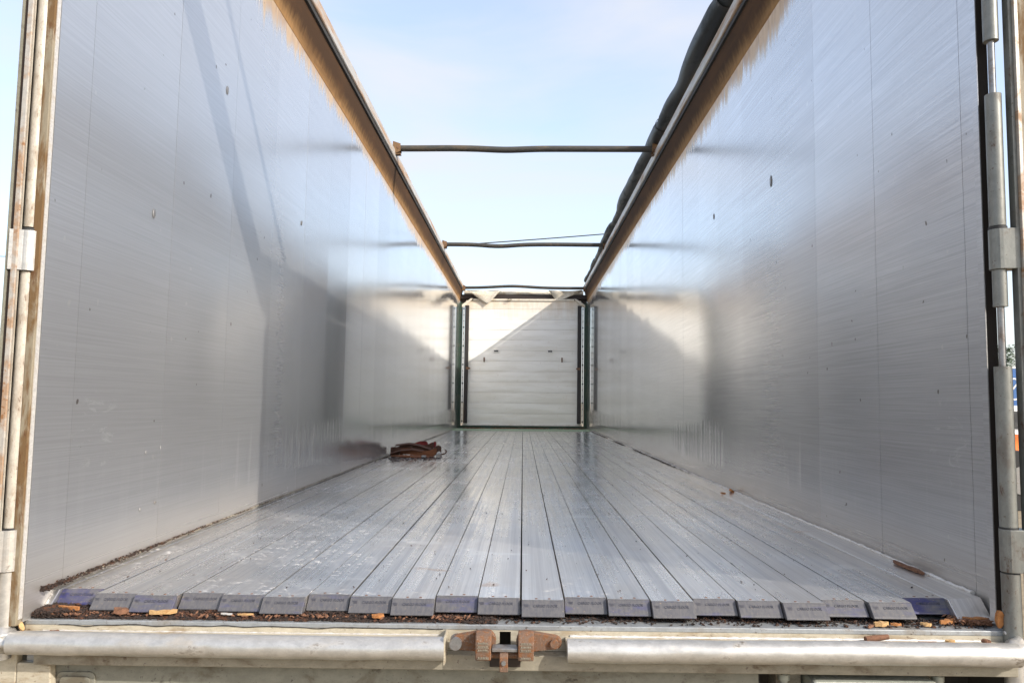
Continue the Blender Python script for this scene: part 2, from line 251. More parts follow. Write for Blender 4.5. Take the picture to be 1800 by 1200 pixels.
# ------------------------------------------------------------------ mesh helpers
class B:
    def __init__(s): s.v = []; s.f = []; s.s = []
    def add(s, vs, fs, smooth=False):
        n = len(s.v); s.v += [Vector(q) for q in vs]; s.f += [[i+n for i in q] for q in fs]; s.s += [smooth]*len(fs); return s
    def box(s, x0, x1, y0, y1, z0, z1):
        return s.add([(x0,y0,z0),(x1,y0,z0),(x1,y1,z0),(x0,y1,z0),(x0,y0,z1),(x1,y0,z1),(x1,y1,z1),(x0,y1,z1)],
                     [(0,3,2,1),(4,5,6,7),(0,1,5,4),(1,2,6,5),(2,3,7,6),(3,0,4,7)])
    def prism(s, pts, axis, a, b):                        # pts in the two other axes
        def mk(p, t):
            return {'x': (t, p[0], p[1]), 'y': (p[0], t, p[1]), 'z': (p[0], p[1], t)}[axis]
        n = len(pts); vs = [mk(p, a) for p in pts] + [mk(p, b) for p in pts]
        fs = [list(range(n)), list(range(2*n-1, n-1, -1))] + [[i, n+i, n+(i+1) % n, (i+1) % n] for i in range(n)]
        return s.add(vs, fs)
    def tube(s, pts, r, seg=16, caps=True):               # polyline tube; r number or list
        pts = [Vector(p) for p in pts]; n = len(pts); rr = r if isinstance(r, (list, tuple)) else [r]*n
        vs = []; fs = []; prev = None
        for i, p in enumerate(pts):
            d = (pts[min(i+1, n-1)] - pts[max(i-1, 0)]).normalized()
            if prev is None:
                a = d.orthogonal().normalized()
            else: a = (prev - d*prev.dot(d)).normalized()
            prev = a; b = d.cross(a)
            for k in range(seg):
                t = 2*math.pi*k/seg; vs.append(p + (a*math.cos(t) + b*math.sin(t))*rr[i])
        for i in range(n-1):
            for k in range(seg): fs.append([i*seg+k, i*seg+(k+1) % seg, (i+1)*seg+(k+1) % seg, (i+1)*seg+k])
        s.add(vs, fs, True)
        if caps: s.add([vs[k] for k in range(seg)], [list(range(seg-1, -1, -1))]); s.add([vs[(n-1)*seg+k] for k in range(seg)], [list(range(seg))])
        return s
    def ribbon(s, pts, w, t, up=(0, 0, 1)):               # flat band with thickness along a polyline; w along 'up'
        pts = [Vector(p) for p in pts]; u = Vector(up); vs = []; n = len(pts)
        for i, p in enumerate(pts):
            d = (pts[min(i+1, n-1)] - pts[max(i-1, 0)]).normalized(); q = d.cross(u).normalized()
            vs += [p+u*w/2+q*t/2, p+u*w/2-q*t/2, p-u*w/2-q*t/2, p-u*w/2+q*t/2]
        fs = [[0, 1, 2, 3], [4*n-1, 4*n-2, 4*n-3, 4*n-4]]
        for i in range(n-1):
            for k in range(4): fs.append([4*i+k, 4*i+4+k, 4*i+4+(k+1) % 4, 4*i+(k+1) % 4])
        return s.add(vs, fs)
    def chip(s, c, l, w, h, rz, rx=0.0, ry=0.0, seed=0):
        rd = random.Random(seed); mt = Matrix.Rotation(rz, 3, 'Z') @ Matrix.Rotation(ry, 3, 'Y') @ Matrix.Rotation(rx, 3, 'X'); c = Vector(c); n = 6
        vs = []
        for sgn in (-1, 1):
            for i in range(n):
                t = -1 + 2*i/(n-1); ww = w/2*(0.35 + 0.65*(1-abs(t)**2.5))*rd.uniform(0.75, 1.15)
                vs.append(c + mt @ Vector((t*l/2, -ww, sgn*h/2*rd.uniform(0.6, 1.2)))); vs.append(c + mt @ Vector((t*l/2+rd.uniform(-.1, .1)*l/n, ww, sgn*h/2*rd.uniform(0.6, 1.2))))
        fs = []
        for i in range(n-1):
            a = 2*i; fs += [[a, a+1, a+3, a+2], [a+2*n, a+2+2*n, a+3+2*n, a+1+2*n], [a, a+2, a+2+2*n, a+2*n], [a+1, a+1+2*n, a+3+2*n, a+3]]
        fs += [[0, 2*n, 2*n+1, 1], [2*n-2, 2*n-1, 4*n-1, 4*n-2]]
        return s.add(vs, fs)
    def mesh(s, name, c=None):
        me = bpy.data.meshes.new(name)
        me.from_pydata([tuple(v - c) if c is not None else tuple(v) for v in s.v], [], s.f)
        me.polygons.foreach_set('use_smooth', s.s); me.update(); return me

WP = {}   # world positions of roots and parts
def obj(name, b, m, parent=None, bevel=0.0, lean=False, stuff=False, label=None, seg=2):
    if lean:
        for v in b.v:
            if v.z > F: v.x += LEAN*(v.z-F)
    lo = Vector([min(v[i] for v in b.v) for i in range(3)]); hi = Vector([max(v[i] for v in b.v) for i in range(3)]); c = (lo+hi)/2
    me = b.mesh(name, c); me.materials.append(M[m] if isinstance(m, str) else m)
    bm = bmesh.new(); bm.from_mesh(me); bmesh.ops.recalc_face_normals(bm, faces=bm.faces); bm.to_mesh(me); bm.free()
    o = bpy.data.objects.new(name, me); COL.objects.link(o)
    if parent: o.parent = parent; o.location = c - WP[parent.name]
    else: o.location = c
    WP[o.name] = c
    if bevel:
        md = o.modifiers.new('bevel', 'BEVEL'); md.width = bevel; md.segments = seg; md.limit_method = 'ANGLE'; md.angle_limit = R(40)
    if stuff: o['kind'] = 'stuff'
    if label: o['label'] = label
    return o
def root(name, loc, label, cat, group=None):
    o = bpy.data.objects.new(name, None); COL.objects.link(o); o.location = loc; o.empty_display_size = 0.2; WP[o.name] = Vector(loc)
    tag(o, label, cat, group); return o
def tag(o, label, cat, group=None):
    o['label'] = label; o['category'] = cat
    if group: o['group'] = group
    return o
def inst(src, world, parent, rot=None):
    o = src.copy(); COL.objects.link(o); o.parent = parent; w = Vector(world); o.location = w - (WP[parent.name] if parent else Vector()); WP[o.name] = w
    if rot: o.rotation_euler = rot
    return o
def structure(o): o['kind'] = 'structure'; return o

# ------------------------------------------------------------------ ground
g = B(); S = 3000
xs = [-S, -600, -120, -30, -8, 8, 30, 120, 600, S]
for i in range(9):
    for j in range(9):
        g.add([(xs[i], xs[j], 0), (xs[i+1], xs[j], 0), (xs[i+1], xs[j+1], 0), (xs[i], xs[j+1], 0)], [[0, 1, 2, 3]])
structure(obj('ground', g, 'gravel'))

# ------------------------------------------------------------------ the trailer
T = root('semi_trailer', (0, 2.0, 0), 'open topped walking floor semi trailer seen from its rear, shiny aluminium walls and floor slats', 'trailer')
YR, YF, H = 2.0, 14.6, 2.62
PITCH = 0.1125; SX0 = 0.0163

# side walls: backing skin with panels in front of it
def side_wall(sg, mat):
    xw = 1.24*sg
    sk = B().box(min(xw+sg*0.006, xw+sg*0.03), max(xw+sg*0.006, xw+sg*0.03), 1.939 if sg < 0 else 2.022, YF+0.1, F-0.10, F+H)
    s = obj('side_wall', sk, 'dark', T, lean=True)
    edges = [1.937 if sg < 0 else 2.020, 2.095]; k = 0
    while edges[-1] < YF-0.1: edges.append(2.095+0.5305*(k+1)); k += 1
    edges[-1] = YF
    for i in range(len(edges)-1):
        y0, y1 = edges[i]+0.0005, edges[i+1]-0.0005
        if y1-y0 < 0.02: continue
        b = B(); t0 = random.uniform(-0.0004, 0.0004); t1 = random.uniform(-0.0004, 0.0004)
        # slightly bowed panel
        nz_ = 10; ny = 3
        vs = []; bow = random.uniform(-0.0012, 0.0012)
        for a in range(nz_+1):
            for c in range(ny+1):
                u = c/ny; zz = F-0.05+(H+0.05)*a/nz_
                vs.append((xw + sg*((t0*(1-u)+t1*u) + bow*(1-(2*u-1)**2)*math.sin(math.pi*a/nz_)), y0+(y1-y0)*u, zz))
        n0 = len(vs)
        fs = [[a*(ny+1)+c, a*(ny+1)+c+1, (a+1)*(ny+1)+c+1, (a+1)*(ny+1)+c] for a in range(nz_) for c in range(ny)]
        b.add(vs, fs, True)
        # closing edges
        ring = [c for c in range(ny+1)] + [a*(ny+1)+ny for a in range(1, nz_+1)] + [nz_*(ny+1)+c for c in range(ny-1, -1, -1)] + [a*(ny+1) for a in range(nz_-1, 0, -1)]
        rv = [Vector(vs[q]) for q in ring]; back = [v + Vector((sg*0.0055, 0, 0)) for v in rv]; nn = len(rv)
        b.add(rv+back, [[q, (q+1) % nn, nn+(q+1) % nn, nn+q] for q in range(nn)] + [[nn+q for q in range(nn)]])
        obj('wall_panel', b, mat, s, lean=True)
    return s
wl = side_wall(-1, 'wall_l'); wr = side_wall(1, 'wall_r')

# dents and screw heads on the left wall
def dent(x, y, z, r, parent, name='dent_mark', mat='steel', el=1.8):
    b = B(); sg = 1 if x > 0 else -1; n = 12
    rings = [(1.0, 0.0), (0.75, 0.0022), (0.35, 0.0012), (0.0, 0.0010)]
    vs = []; 
    for q, h in rings[:-1]:
        for k in range(n):
            t = 2*math.pi*k/n; vs.append((x - sg*(h+0.0008), y+math.cos(t)*r*q, z+math.sin(t)*r*q*el))
    vs.append((x - sg*0.0015, y, z)); fs = []
    for a in range(2):
        for k in range(n): fs.append([a*n+k, a*n+(k+1) % n, (a+1)*n+(k+1) % n, (a+1)*n+k])
    for k in range(n): fs.append([2*n+k, 2*n+(k+1) % n, 3*n])
    b.add(vs, fs, True); return obj(name, b, mat, parent, lean=True)
for (y, z, r) in ((2.52, 0.335, 0.006), (2.62, 0.345, 0.006), (2.50, 0.150, 0.006), (2.60, 0.160, 0.006)):
    dent(-1.239, y, F+z, r*0.8, wl, 'screw_head', 'steel', 1.5)
for (y, z, r) in ((2.49, 1.135, 0.008), (3.05, 1.80, 0.009), (4.15, 1.50, 0.007)):
    dent(-1.239, y, F+z, r, wl, 'dent_mark', 'steel', 2.2)
for (y, z, r) in ((3.72, 1.62, 0.012), (4.85, 1.72, 0.008)):
    dent(1.239, y, F+z, r, wr, 'dent_mark', 'steel', 2.6)

# top rails with a solid black strip under the lip
def top_rail(sg):
    x = 1.24*sg
    def P(pts): return [(x - sg*a, F+z) for a, z in pts]
    lo = B().prism(P([(-0.04, 2.47), (0.002, 2.47), (0.010, 2.52), (0.032, 2.60), (0.046, 2.655), (0.046, 2.665), (-0.04, 2.665)]), 'y', YR-0.02, YF+0.1)
    r = obj('top_rail', lo, 'rail_rust_shade', T, bevel=0.002, lean=True)
    obj('groove_shade_strip', B().prism(P([(-0.04, 2.6655), (0.060, 2.6655), (0.060, 2.695), (-0.04, 2.695)]), 'y', YR-0.015, YF+0.09), 'dark', r, lean=True)  # solid strip, black to stand in for the shade of a recess
    obj('upper_lip', B().prism(P([(-0.04, 2.6955), (0.066, 2.6955), (0.072, 2.702), (0.068, 2.775), (0.054, 2.80), (-0.04, 2.80)]), 'y', YR-0.02, YF+0.1), 'rail_pale', r, bevel=0.003, lean=True)
    obj('flange', B().prism(P([(-0.04, 2.8005), (0.036, 2.8005), (0.020, 2.813), (-0.04, 2.813)]), 'y', YR-0.02, YF+0.1), 'rail_grime', r, lean=True)
    return r
rl = top_rail(-1); rr = top_rail(1)

# roof bows
def bow(y, z, kinks, r):
    b = B(); x0, x1 = -1.135, 1.165; pts = []
    N = 36
    for i in range(N+1):
        t = i/N; dz = 0
        for (c, wdt, a) in kinks: dz += a*math.exp(-((t-c)/wdt)**2)
        pts.append((x0+(x1-x0)*t, y+0.3*dz, F+z+dz))
    b.tube(pts, r, 14)
    o = obj('roof_bow', b, 'bow', T, lean=True)
    for sg in (-1, 1):
        c = B(); xi = 1.195*sg; xo = 1.125*sg
        if sg > 0: xi, xo = 1.20, 1.15
        pts = [(xi, F+z-0.06), (xi, F+z+0.058), (xo, F+z+0.035), (xo, F+z-0.035), ]
        c.prism(pts, 'y', y-0.036, y-0.030); c.prism(pts, 'y', y+0.030, y+0.036); c.box(min(xi, xo), max(xi, xo), y-0.030, y+0.030, F+z-0.060, F+z-0.052)
        br = obj('bracket', c, 'rail_grime', o, lean=True)
        obj('bolt', B().tube([(xo-0.0+sg*0.02, y-0.040, F+z), (xo+sg*0.02, y+0.040, F+z)], 0.012, 10), 'rust', br and o, lean=True)
bow(6.7, 2.80, [(0.42, 0.09, -0.012), (0.2, 0.1, 0.003)], 0.029)
bow(10.9, 2.80, [(0.33, 0.12, -0.026), (0.7, 0.2, 0.005)], 0.030)
bow(14.45, 2.70, [(0.40, 0.2, 0.035)], 0.028)
# rear header and a second cross tube just above the view, they throw the two slanting shadows on the left wall
o = obj('rear_header', B().box(-1.20, 1.20, YR-0.09, YR+0.05, F+2.70, F+2.80), 'cream', T, bevel=0.01, lean=True)
obj('cross_tube', B().tube([(-1.2, 2.42, F+2.80), (1.2, 2.42, F+2.80)], 0.022, 14), 'bow', T, lean=True)

# rolled tarpaulin along the right rail
b = B(); pts = []; rad = []; rd = random.Random(3)
N = 150
for i in range(N+1):
    y = 1.95 + 12.5*i/N
    sag = 0.018*math.sin(y*2.1+0.4)+0.014*math.sin(y*4.7+1.0)+0.016*mn.noise(Vector((y*1.3, 3.1, 0)))
    pinch = 0.0
    for yc in (6.35, 9.9, 12.4, 4.3): pinch += math.exp(-((y-yc)/0.10)**2)
    tp = max(0, (y-8)/6.4); pts.append((1.205-0.02+sag*0.6+0.022*tp, y, F+2.890+sag*0.5-0.030*tp)); rad.append(0.068-0.030*tp+0.010*mn.noise(Vector((y*2.3, 0, 5)))+0.010*math.sin(y*3.1)-0.016*pinch)
b.tube(pts, rad, 22)
for v in b.v:
    d = mn.noise(Vector((v.x*16, v.y*2.2, v.z*16)))*0.010; tp = max(0, (v.y-8)/6.4); c = Vector((1.185+0.022*tp, v.y, F+2.89-0.03*tp)); v += (v-c).normalized()*d*(1-0.5*tp)
tr = obj('rolled_tarpaulin', b, 'tarp', T, lean=True, label='dark rolled up tarpaulin lying along the right top rail')
for yc in (4.3, 6.35):
    k = B(); q = []
    for a in range(17):
        t = 2*math.pi*a/16; q.append((1.185+0.064*math.cos(t), yc, F+2.893+0.064*math.sin(t)))
    k.ribbon(q, 0.03, 0.003, up=(0, 1, 0)); obj('tie_strap', k, 'wire', tr, lean=True)

# ---- floor slats, each a rear and a front length, with end caps, screws and raised writing on the cap
def text_mesh(body, size, depth, shear=0.0):
    c = bpy.data.curves.new('lettering', 'FONT'); c.body = body; c.size = size; c.extrude = depth; c.shear = shear; c.align_x = 'CENTER'; c.align_y = 'CENTER'; c.resolution_u = 2
    t = bpy.data.objects.new('tmp', c); COL.objects.link(t); dg = bpy.context.evaluated_depsgraph_get(); dg.update()
    me = bpy.data.meshes.new_from_object(t.evaluated_get(dg)); bpy.data.objects.remove(t); return me
CAP_A = math.atan2(0.0304, 0.030)
tm = text_mesh('CARGO FLOOR', 0.0105, 0.0005, 0.25)
for v in tm.vertices: v.co.x = v.co.x*0.86 + 0.006
bm = bmesh.new(); bm.from_mesh(tm)
for k, ln in enumerate((0.014, 0.012, 0.010)):
    r4 = [bm.verts.new((x, y, 0.0006)) for x, y in ((-0.037-ln, 0.0028-0.0028*k), (-0.037, 0.0028-0.0028*k), (-0.037, 0.0042-0.0028*k), (-0.037-ln+0.001, 0.0042-0.0028*k))]
    bm.faces.new(r4)
bm.to_mesh(tm); bm.free(); tm.materials.clear(); tm.materials.append(M['cap_text'])
W2 = PITCH/2-0.0016
def slat_mesh(L, round_=True):
    b = B(); hh = 0.004
    prof = [(-W2, -0.03), (-W2, -0.0007), (-W2+0.0007, 0), (W2-0.0007, 0), (W2, -0.0007), (W2, -0.03)]
    b.prism(prof, 'y', 0, L); me = b.mesh('floor_slat'); me.materials.append(M['floor'])
    bm = bmesh.new(); bm.from_mesh(me); bmesh.ops.recalc_face_normals(bm, faces=bm.faces); bm.to_mesh(me); bm.free(); return me
JY = 8.45; me_rear = slat_mesh(1.0); me_front = slat_mesh(1.0)
cap_b = B().prism([(0.002, -0.0006), (-0.003, -0.0006), (-0.033, -0.031), (-0.034, -0.0345), (-0.030, -0.036), (0.002, -0.036)], 'x', -W2-0.0004, W2+0.0004)
cm = {}
for key in ('cap', 'cap_blue'):
    me = cap_b.mesh('end_cap'); me.materials.append(M[key])
    bm = bmesh.new(); bm.from_mesh(me); bmesh.ops.recalc_face_normals(bm, faces=bm.faces); bmesh.ops.bevel(bm, geom=bm.edges[:], offset=0.0012, segments=1, affect='EDGES'); bm.to_mesh(me); bm.free(); cm[key] = me
scb = B().tube([(0, 0, -0.001), (0, 0, 0.0006)], 0.0038, 10); scm = scb.mesh('screw'); scm.materials.append(M['bark'])
def put(name, me, world, parent, rot=None, scale=None, label=None):
    o = bpy.data.objects.new(name, me); COL.objects.link(o); o.parent = parent; w = Vector(world)
    ps = parent.scale if parent else Vector((1, 1, 1))
    d = w - WP[parent.name]; o.location = (d.x/ps.x, d.y/ps.y, d.z/ps.z); WP[o.name] = w
    if rot: o.rotation_euler = rot
    if scale: o.scale = scale
    if label: o['label'] = label
    return o
for i in range(21):
    k = -11+i; x = SX0 + (k+0.5)*PITCH + random.uniform(-0.0011, 0.0011) + (-0.0028 if i == 0 else 0.0022 if i >= 19 else 0); ph = i % 3
    st = {0: 0.016, 1: 0.0, 2: -0.016}[ph]
    key = 'cap'
    if i == 0: st = 0.045; key = 'cap_blue'
    if i == 20: st = 0.050; key = 'cap_blue'
    y0 = 2.030+st; jy = JY + st*13 if 0 < i < 20 else JY+0.1
    zz = F - random.uniform(0, 0.0008)
    for (a, c, nm) in ((y0+0.0015, jy-0.004, 0), (jy+0.004, 13.35, 1)):
        me = slat_mesh(c-a); s = put('floor_slat', me, (x, a, zz), T, label=('rear length of floor slat carrying an end cap' if nm == 0 else 'front length of floor slat'))
        if nm == 0:
            cp = put('end_cap', cm[key], (x, y0, zz), s, label='deep blue end cap' if key == 'cap_blue' else None)
            put('cap_lettering', tm, (x+random.uniform(-0.004, 0.004), y0-0.0146, zz-0.0116), s, rot=(CAP_A, 0, 0))
            for dx in (-0.017, 0.017): put('screw', scm, (x+dx, y0+0.012, zz), s)
        else:
            for dx in (-0.017, 0.017): put('screw', scm, (x+dx, a+0.02, zz), s)
# dark tray under the slats
obj('floor_tray', B().box(-1.235, 1.235, 2.17, 14.55, F-0.09, F-0.032), 'dark', T)
# edge fillers with pale noses
def filler(x0, x1, sg, ye):
    b = B()
    z_w, z_s = (0.006 if sg > 0 else 0.003), 0.001
    zz = lambda x: F + (z_w*(x-x0)/(x1-x0)+z_s if sg > 0 else z_w*(x1-x)/(x1-x0)+z_s)
    y0 = ye
    b.add([(x0, y0, zz(x0)), (x1, y0, zz(x1)), (x1, 13.35, zz(x1)), (x0, 13.35, zz(x0)), (x0, y0-0.055, F-0.045), (x1, y0-0.055, F-0.045), (x1, 13.35, F-0.045), (x0, 13.35, F-0.045)],
          [[0, 1, 2, 3], [4, 5, 1, 0], [7, 6, 5, 4], [3, 2, 6, 7], [0, 3, 7, 4], [1, 5, 6, 2]])
    return obj('edge_strip', b, 'floor', T, bevel=0.002)
filler(-1.2395, -1.2225, -1, 2.06); filler(1.1425, 1.230, 1, 2.06)
# light weld along the right wall foot, dusty bead along the left
for sg, x in ((1, 1.232), (-1, -1.236)):
    b = B(); y = 2.10; rd = random.Random(4+sg)
    pts = []; rad = []
    while y < 13.7: 
        pts.append((x+rd.uniform(-.001, .001), y, F+(0.008 if sg > 0 else 0.012)+rd.uniform(-.001, .001))); rad.append(rd.uniform(0.004, 0.0078) if sg > 0 else rd.uniform(0.002, 0.0042)); y += rd.uniform(0.012, 0.03)*(1+0.25*max(0, y-3))
    b.tube(pts, rad, 7); obj('weld_seam', b, 'weld' if sg > 0 else 'beam', T)

# ---- rear sill
obj('sill_ledge', B().box(-1.262, 1.235, 1.958, 2.16, F-0.062, F-0.050), 'ledge', T, bevel=0.0015)
b = B(); n = 60
for i in range(n):                                             # face with a slightly battered surface
    pass
b.box(-1.262, -0.037, 1.9585, 1.966, F-0.112, F-0.0622); b.box(-0.009, 1.235, 1.9585, 1.966, F-0.112, F-0.0622); b.box(-0.037, -0.009, 1.9585, 1.966, F-0.0655, F-0.0622)
obj('sill_face', b, 'cream', T)
obj('slot_backing', B().box(-0.06, 0.02, 2.02, 2.03, F-0.12, F-0.063), 'dark', T)
b = B().box(-1.262, -0.17, 1.905, 1.958, F-0.083, F-0.076); b.box(0.128, 1.235, 1.905, 1.958, F-0.083, F-0.076)
obj('sill_step', b, 'cream', T, bevel=0.001)
b = B(); pts = []
for i in range(160):
    x = -1.16+0.98*i/159; pts.append((x, 1.9578, F-0.060-0.006*abs(mn.noise(Vector((x*5, 0, 3))))-0.004*mn.noise(Vector((x*17, 0, 0)))))
b.tube(pts, [0.0011+0.0012*abs(mn.noise(Vector((p[0]*40, 1, 0)))) for p in pts], 6); obj('peeling_sealant', b, 'dark', T)
# weld bead in the corner of the step
b = B(); rd = random.Random(9)
for seg_ in ((-1.20, -0.19), (0.14, 1.19)):
    x = seg_[0]; pts = []; rad = []
    while x < seg_[1]:
        pts.append((x, 1.9575+rd.uniform(-.0006, .0006), F-0.0755)); rad.append(rd.uniform(0.0028, 0.0052) if seg_[0] > 0 else rd.uniform(0.001, 0.003)); x += rd.uniform(0.006, 0.012)
    b.tube(pts, rad, 7)
obj('sill_weld', b, 'weld', T)
# the two horizontal tubes, dented a little
def htube(x0, x1, seed):
    b = B(); N = 90; pts = []; 
    for i in range(N+1):
        t = i/N; pts.append((x0+(x1-x0)*t, 1.905, F-0.092+0.0012*math.sin(t*5+seed)))
    b.tube(pts, 0.0275, 28)
    for v in b.v:
        d = mn.noise(Vector((v.x*9+seed, v.y*30, v.z*30)))*0.0016 + min(0, mn.noise(Vector((v.x*26, seed, v.z*26)))+0.42)*0.006
        c = Vector((v.x, 1.905, F-0.092)); v += (v-c).normalized()*d
    return obj('sill_tube', b, 'pipe', T)
htube(-1.245, -0.170, 1.3); htube(0.130, 1.222, 4.1)
b = B().box(-0.171, -0.168, 1.885, 1.955, F-0.125, F-0.060); obj('tube_end_plate', b, 'cream', T)
# beam below the tubes and the rear plate
obj('under_beam', B().box(-1.20, 1.235, 1.925, 1.957, F-0.150, F-0.1125), 'beam', T, bevel=0.002)
b = B().box(-1.20, 0.615, 1.972, 1.98, F-0.42, F-0.1505)
pl = obj('rear_plate', b, 'plate', T)
obj('corner_gusset', B().prism([(-1.254, F-0.40), (-1.150, F-0.40), (-1.17, F-0.152), (-1.254, F-0.152)], 'y', 1.945, 1.970), 'cream', T, bevel=0.003)
# rounded embossed cover low at the left
def rrect(cx, cz, w, h, r, n=6):
    p = []
    for (sx, sz, a0) in ((1, 1, 0), (-1, 1, 90), (-1, -1, 180), (1, -1, 270)):
        for k in range(n+1):
            a = R(a0+90*k/n); p.append((cx+sx*(w/2-r)+r*math.cos(a), cz+sz*(h/2-r)+r*math.sin(a)))
    return p
o = obj('cover_plate', B().prism(rrect(-1.115, F-0.215, 0.100, 0.070, 0.016), 'y', 1.966, 1.9718), 'plate', T, bevel=0.0015)
obj('cover_rim', B().prism(rrect(-1.115, F-0.215, 0.078, 0.050, 0.012), 'y', 1.962, 1.9658), 'plate', o, bevel=0.0015)
# dark bay with a lamp housing at the right
b = B().box(0.615, 1.245, 2.14, 2.15, F-0.42, F-0.1505); b.box(1.235, 1.245, 1.975, 2.14, F-0.42, F-0.1); b.box(0.615, 0.622, 1.985, 2.14, F-0.42, F-0.1505); obj('bay_backing', b, 'dark', T)
lb = obj('lamp_housing', B().box(0.735, 1.040, 1.925, 2.02, F-0.245, F-0.165), 'grey_lamp', T, bevel=0.008)
obj('lamp_lip', B().box(0.728, 1.047, 1.918, 1.9245, F-0.245, F-0.172), 'grey_lamp', lb, bevel=0.003)
for x in (0.678, 1.062):
    obj('hanger_bolt', B().tube([(x, 1.97, F-0.1505), (x, 1.97, F-0.20)], 0.009, 10).tube([(x, 1.97, F-0.163), (x, 1.97, F-0.178)], 0.015, 6), 'grey_lamp', T)
for x0, x1 in ((0.665, 0.728), (1.05, 1.075)): obj('lamp_bracket', B().box(x0, x1, 1.99, 2.05, F-0.26, F-0.157), 'beam', T, bevel=0.002)
obj('chassis_beam', B().box(-0.55, -0.45, 2.3, 14.4, F-0.55, F-0.11).box(0.45, 0.55, 2.3, 14.4, F-0.55, F-0.11), 'dark', T)
for yy in (3.6, 4.9, 6.2):
    for sg in (-1, 1):
        wheel = obj('wheel', B().tube([(sg*0.85, yy, 0.52), (sg*1.22, yy, 0.52)], 0.52, 32), 'tyre', T, bevel=0.04)
        obj('rim', B().tube([(sg*1.0, yy, 0.52), (sg*1.235, yy, 0.52)], 0.27, 24), 'steel', wheel)

# ---- latch in the middle
Lr = bpy.data.objects.new('latch', None)
def latch_part(name, b, m='rust', bevel=0.0015, parent=None): return obj(name, b, m, parent or T, bevel=bevel)
def arm(x0, x1, z0, z1, r0, r1):
    b = B(); d = Vector((x1-x0, 0, z1-z0)); a = math.atan2(d.z, d.x); pts = []
    for k in range(9): t = a+math.pi/2+math.pi*k/8; pts.append((x0+r0*math.cos(t), z0+r0*math.sin(t)))
    for k in range(9): t = a-math.pi/2+math.pi*k/8; pts.append((x1+r1*math.cos(t), z1+r1*math.sin(t)))
    return b.prism(pts, 'y', 1.905, 1.925)
la = latch_part('latch_arm', arm(-0.140, -0.070, F-0.078, F-0.074, 0.017, 0.026))
obj('pivot_bolt', B().tube([(-0.143, 1.928, F-0.078), (-0.143, 1.893, F-0.078)], [0.016, 0.015], 16), 'steel', la, bevel=0.003)
la2 = latch_part('latch_arm', arm(0.102, 0.030, F-0.076, F-0.074, 0.015, 0.025))
obj('pivot_bolt', B().tube([(0.098, 1.928, F-0.076), (0.098, 1.897, F-0.076)], [0.011, 0.010], 16), 'rust', la2, bevel=0.003)
for cx in (-0.074, 0.029):
    b = B().prism([(1.868, F-0.108), (1.866, F-0.070), (1.872, F-0.052), (1.890, F-0.045), (1.915, F-0.048), (1.915, F-0.108)], 'x', cx-0.019, cx+0.019)
    blk = latch_part('latch_block', b, bevel=0.003)
    for k, zk in enumerate((-0.070, -0.0785, -0.087, -0.103)):
        me = text_mesh(('SAF 25', 'HOLLA', '4060', 'GJRHK')[k] if False else '', 0.006, 0.0003) if False else None
    tb = B(); rd = random.Random(int(cx*1000)+200)
    for zk in (-0.066, -0.074, -0.082, -0.100):                   # worn cast marks
        x = cx-0.012
        while x < cx+0.011:
            w_ = rd.uniform(0.0012, 0.003); tb.box(x, x+w_, 1.8652, 1.8668, F+zk-0.0022, F+zk+0.0018*rd.uniform(0.3, 1)); x += w_+rd.uniform(0.0008, 0.0016)
        tb.box(cx-0.0145, cx+0.0145, 1.8655, 1.8665, F+zk-0.0042, F+zk-0.0036)
    obj('cast_marking', tb, 'beam', blk)
latch_part('latch_bar', B().box(-0.053, 0.009, 1.872, 1.905, F-0.0885, F-0.080), 'steel')
b = B().prism([(1.885, F-0.0895), (1.862, F-0.0895), (1.858, F-0.098), (1.856, F-0.130), (1.862, F-0.130), (1.868, F-0.10), (1.885, F-0.098)], 'x', -0.034, -0.014)
lt = latch_part('latch_tongue', b)
obj('tongue_bolt', B().tube([(-0.024, 1.859, F-0.109), (-0.024, 1.8535, F-0.109)], 0.0055, 12), 'steel', lt)
latch_part('latch_back', B().box(-0.060, 0.016, 1.915, 1.924, F-0.138, F-0.090), 'brown')
latch_part('latch_rod', B().tube([(-0.06, 1.893, F-0.101), (0.015, 1.893, F-0.101)], 0.008, 12))

# ---- corner posts, seals, hinge tubes, doors
# left
obj('corner_post', B().box(-1.264, -1.2430, 1.915, 1.9355, F-0.055, F+2.66), 'post_rust', T, bevel=0.002, lean=True, label='rust streaked left corner post')
obj('post_edge', B().box(-1.2427, -1.2405, 1.922, 1.9355, F-0.04, F+2.62), 'weld', T, lean=True)
obj('post_channel', B().box(-1.330, -1.262, 1.975, 1.995, F-0.35, F+2.66), 'tube_grey', T, lean=True)
obj('hinge_tube', B().tube([(-1.278, 1.925, F+0.955), (-1.278, 1.925, F+2.66)], 0.0165, 20), 'tube', T, lean=True)
obj('hinge_tube', B().tube([(-1.278, 1.925, F+0.186), (-1.278, 1.925, F+0.838)], 0.0165, 20), 'tube', T, lean=True)
obj('hinge_tube', B().tube([(-1.278, 1.925, F-0.135), (-1.278, 1.925, F+0.078)], 0.020, 20), 'pipe', T, lean=True)
for z in (0.948, 0.182): obj('hinge_ring', B().tube([(-1.278, 1.925, F+z-0.003), (-1.278, 1.925, F+z+0.003)], 0.0205, 20), 'wire', T, lean=True)
ld = obj('rear_door', B().box(-1.342, -1.308, 1.952, 3.15, F-0.05, F+2.66), 'tube', T, bevel=0.003, lean=True, label='left rear door folded back along the outside of the wall')
obj('door_gasket', B().box(-1.3090, -1.3005, 1.8950, 1.8985, F-0.04, F+2.64), 'brown', ld, lean=True)
obj('door_edge_strip', B().box(-1.3130, -1.3092, 1.888, 1.9515, F-0.05, F+2.66), 'plate', ld, lean=True)
obj('door_edge_lip', B().box(-1.3000, -1.2860, 1.8905, 1.8965, F-0.05, F+2.66), 'rail_pale', ld, lean=True, bevel=0.0015)
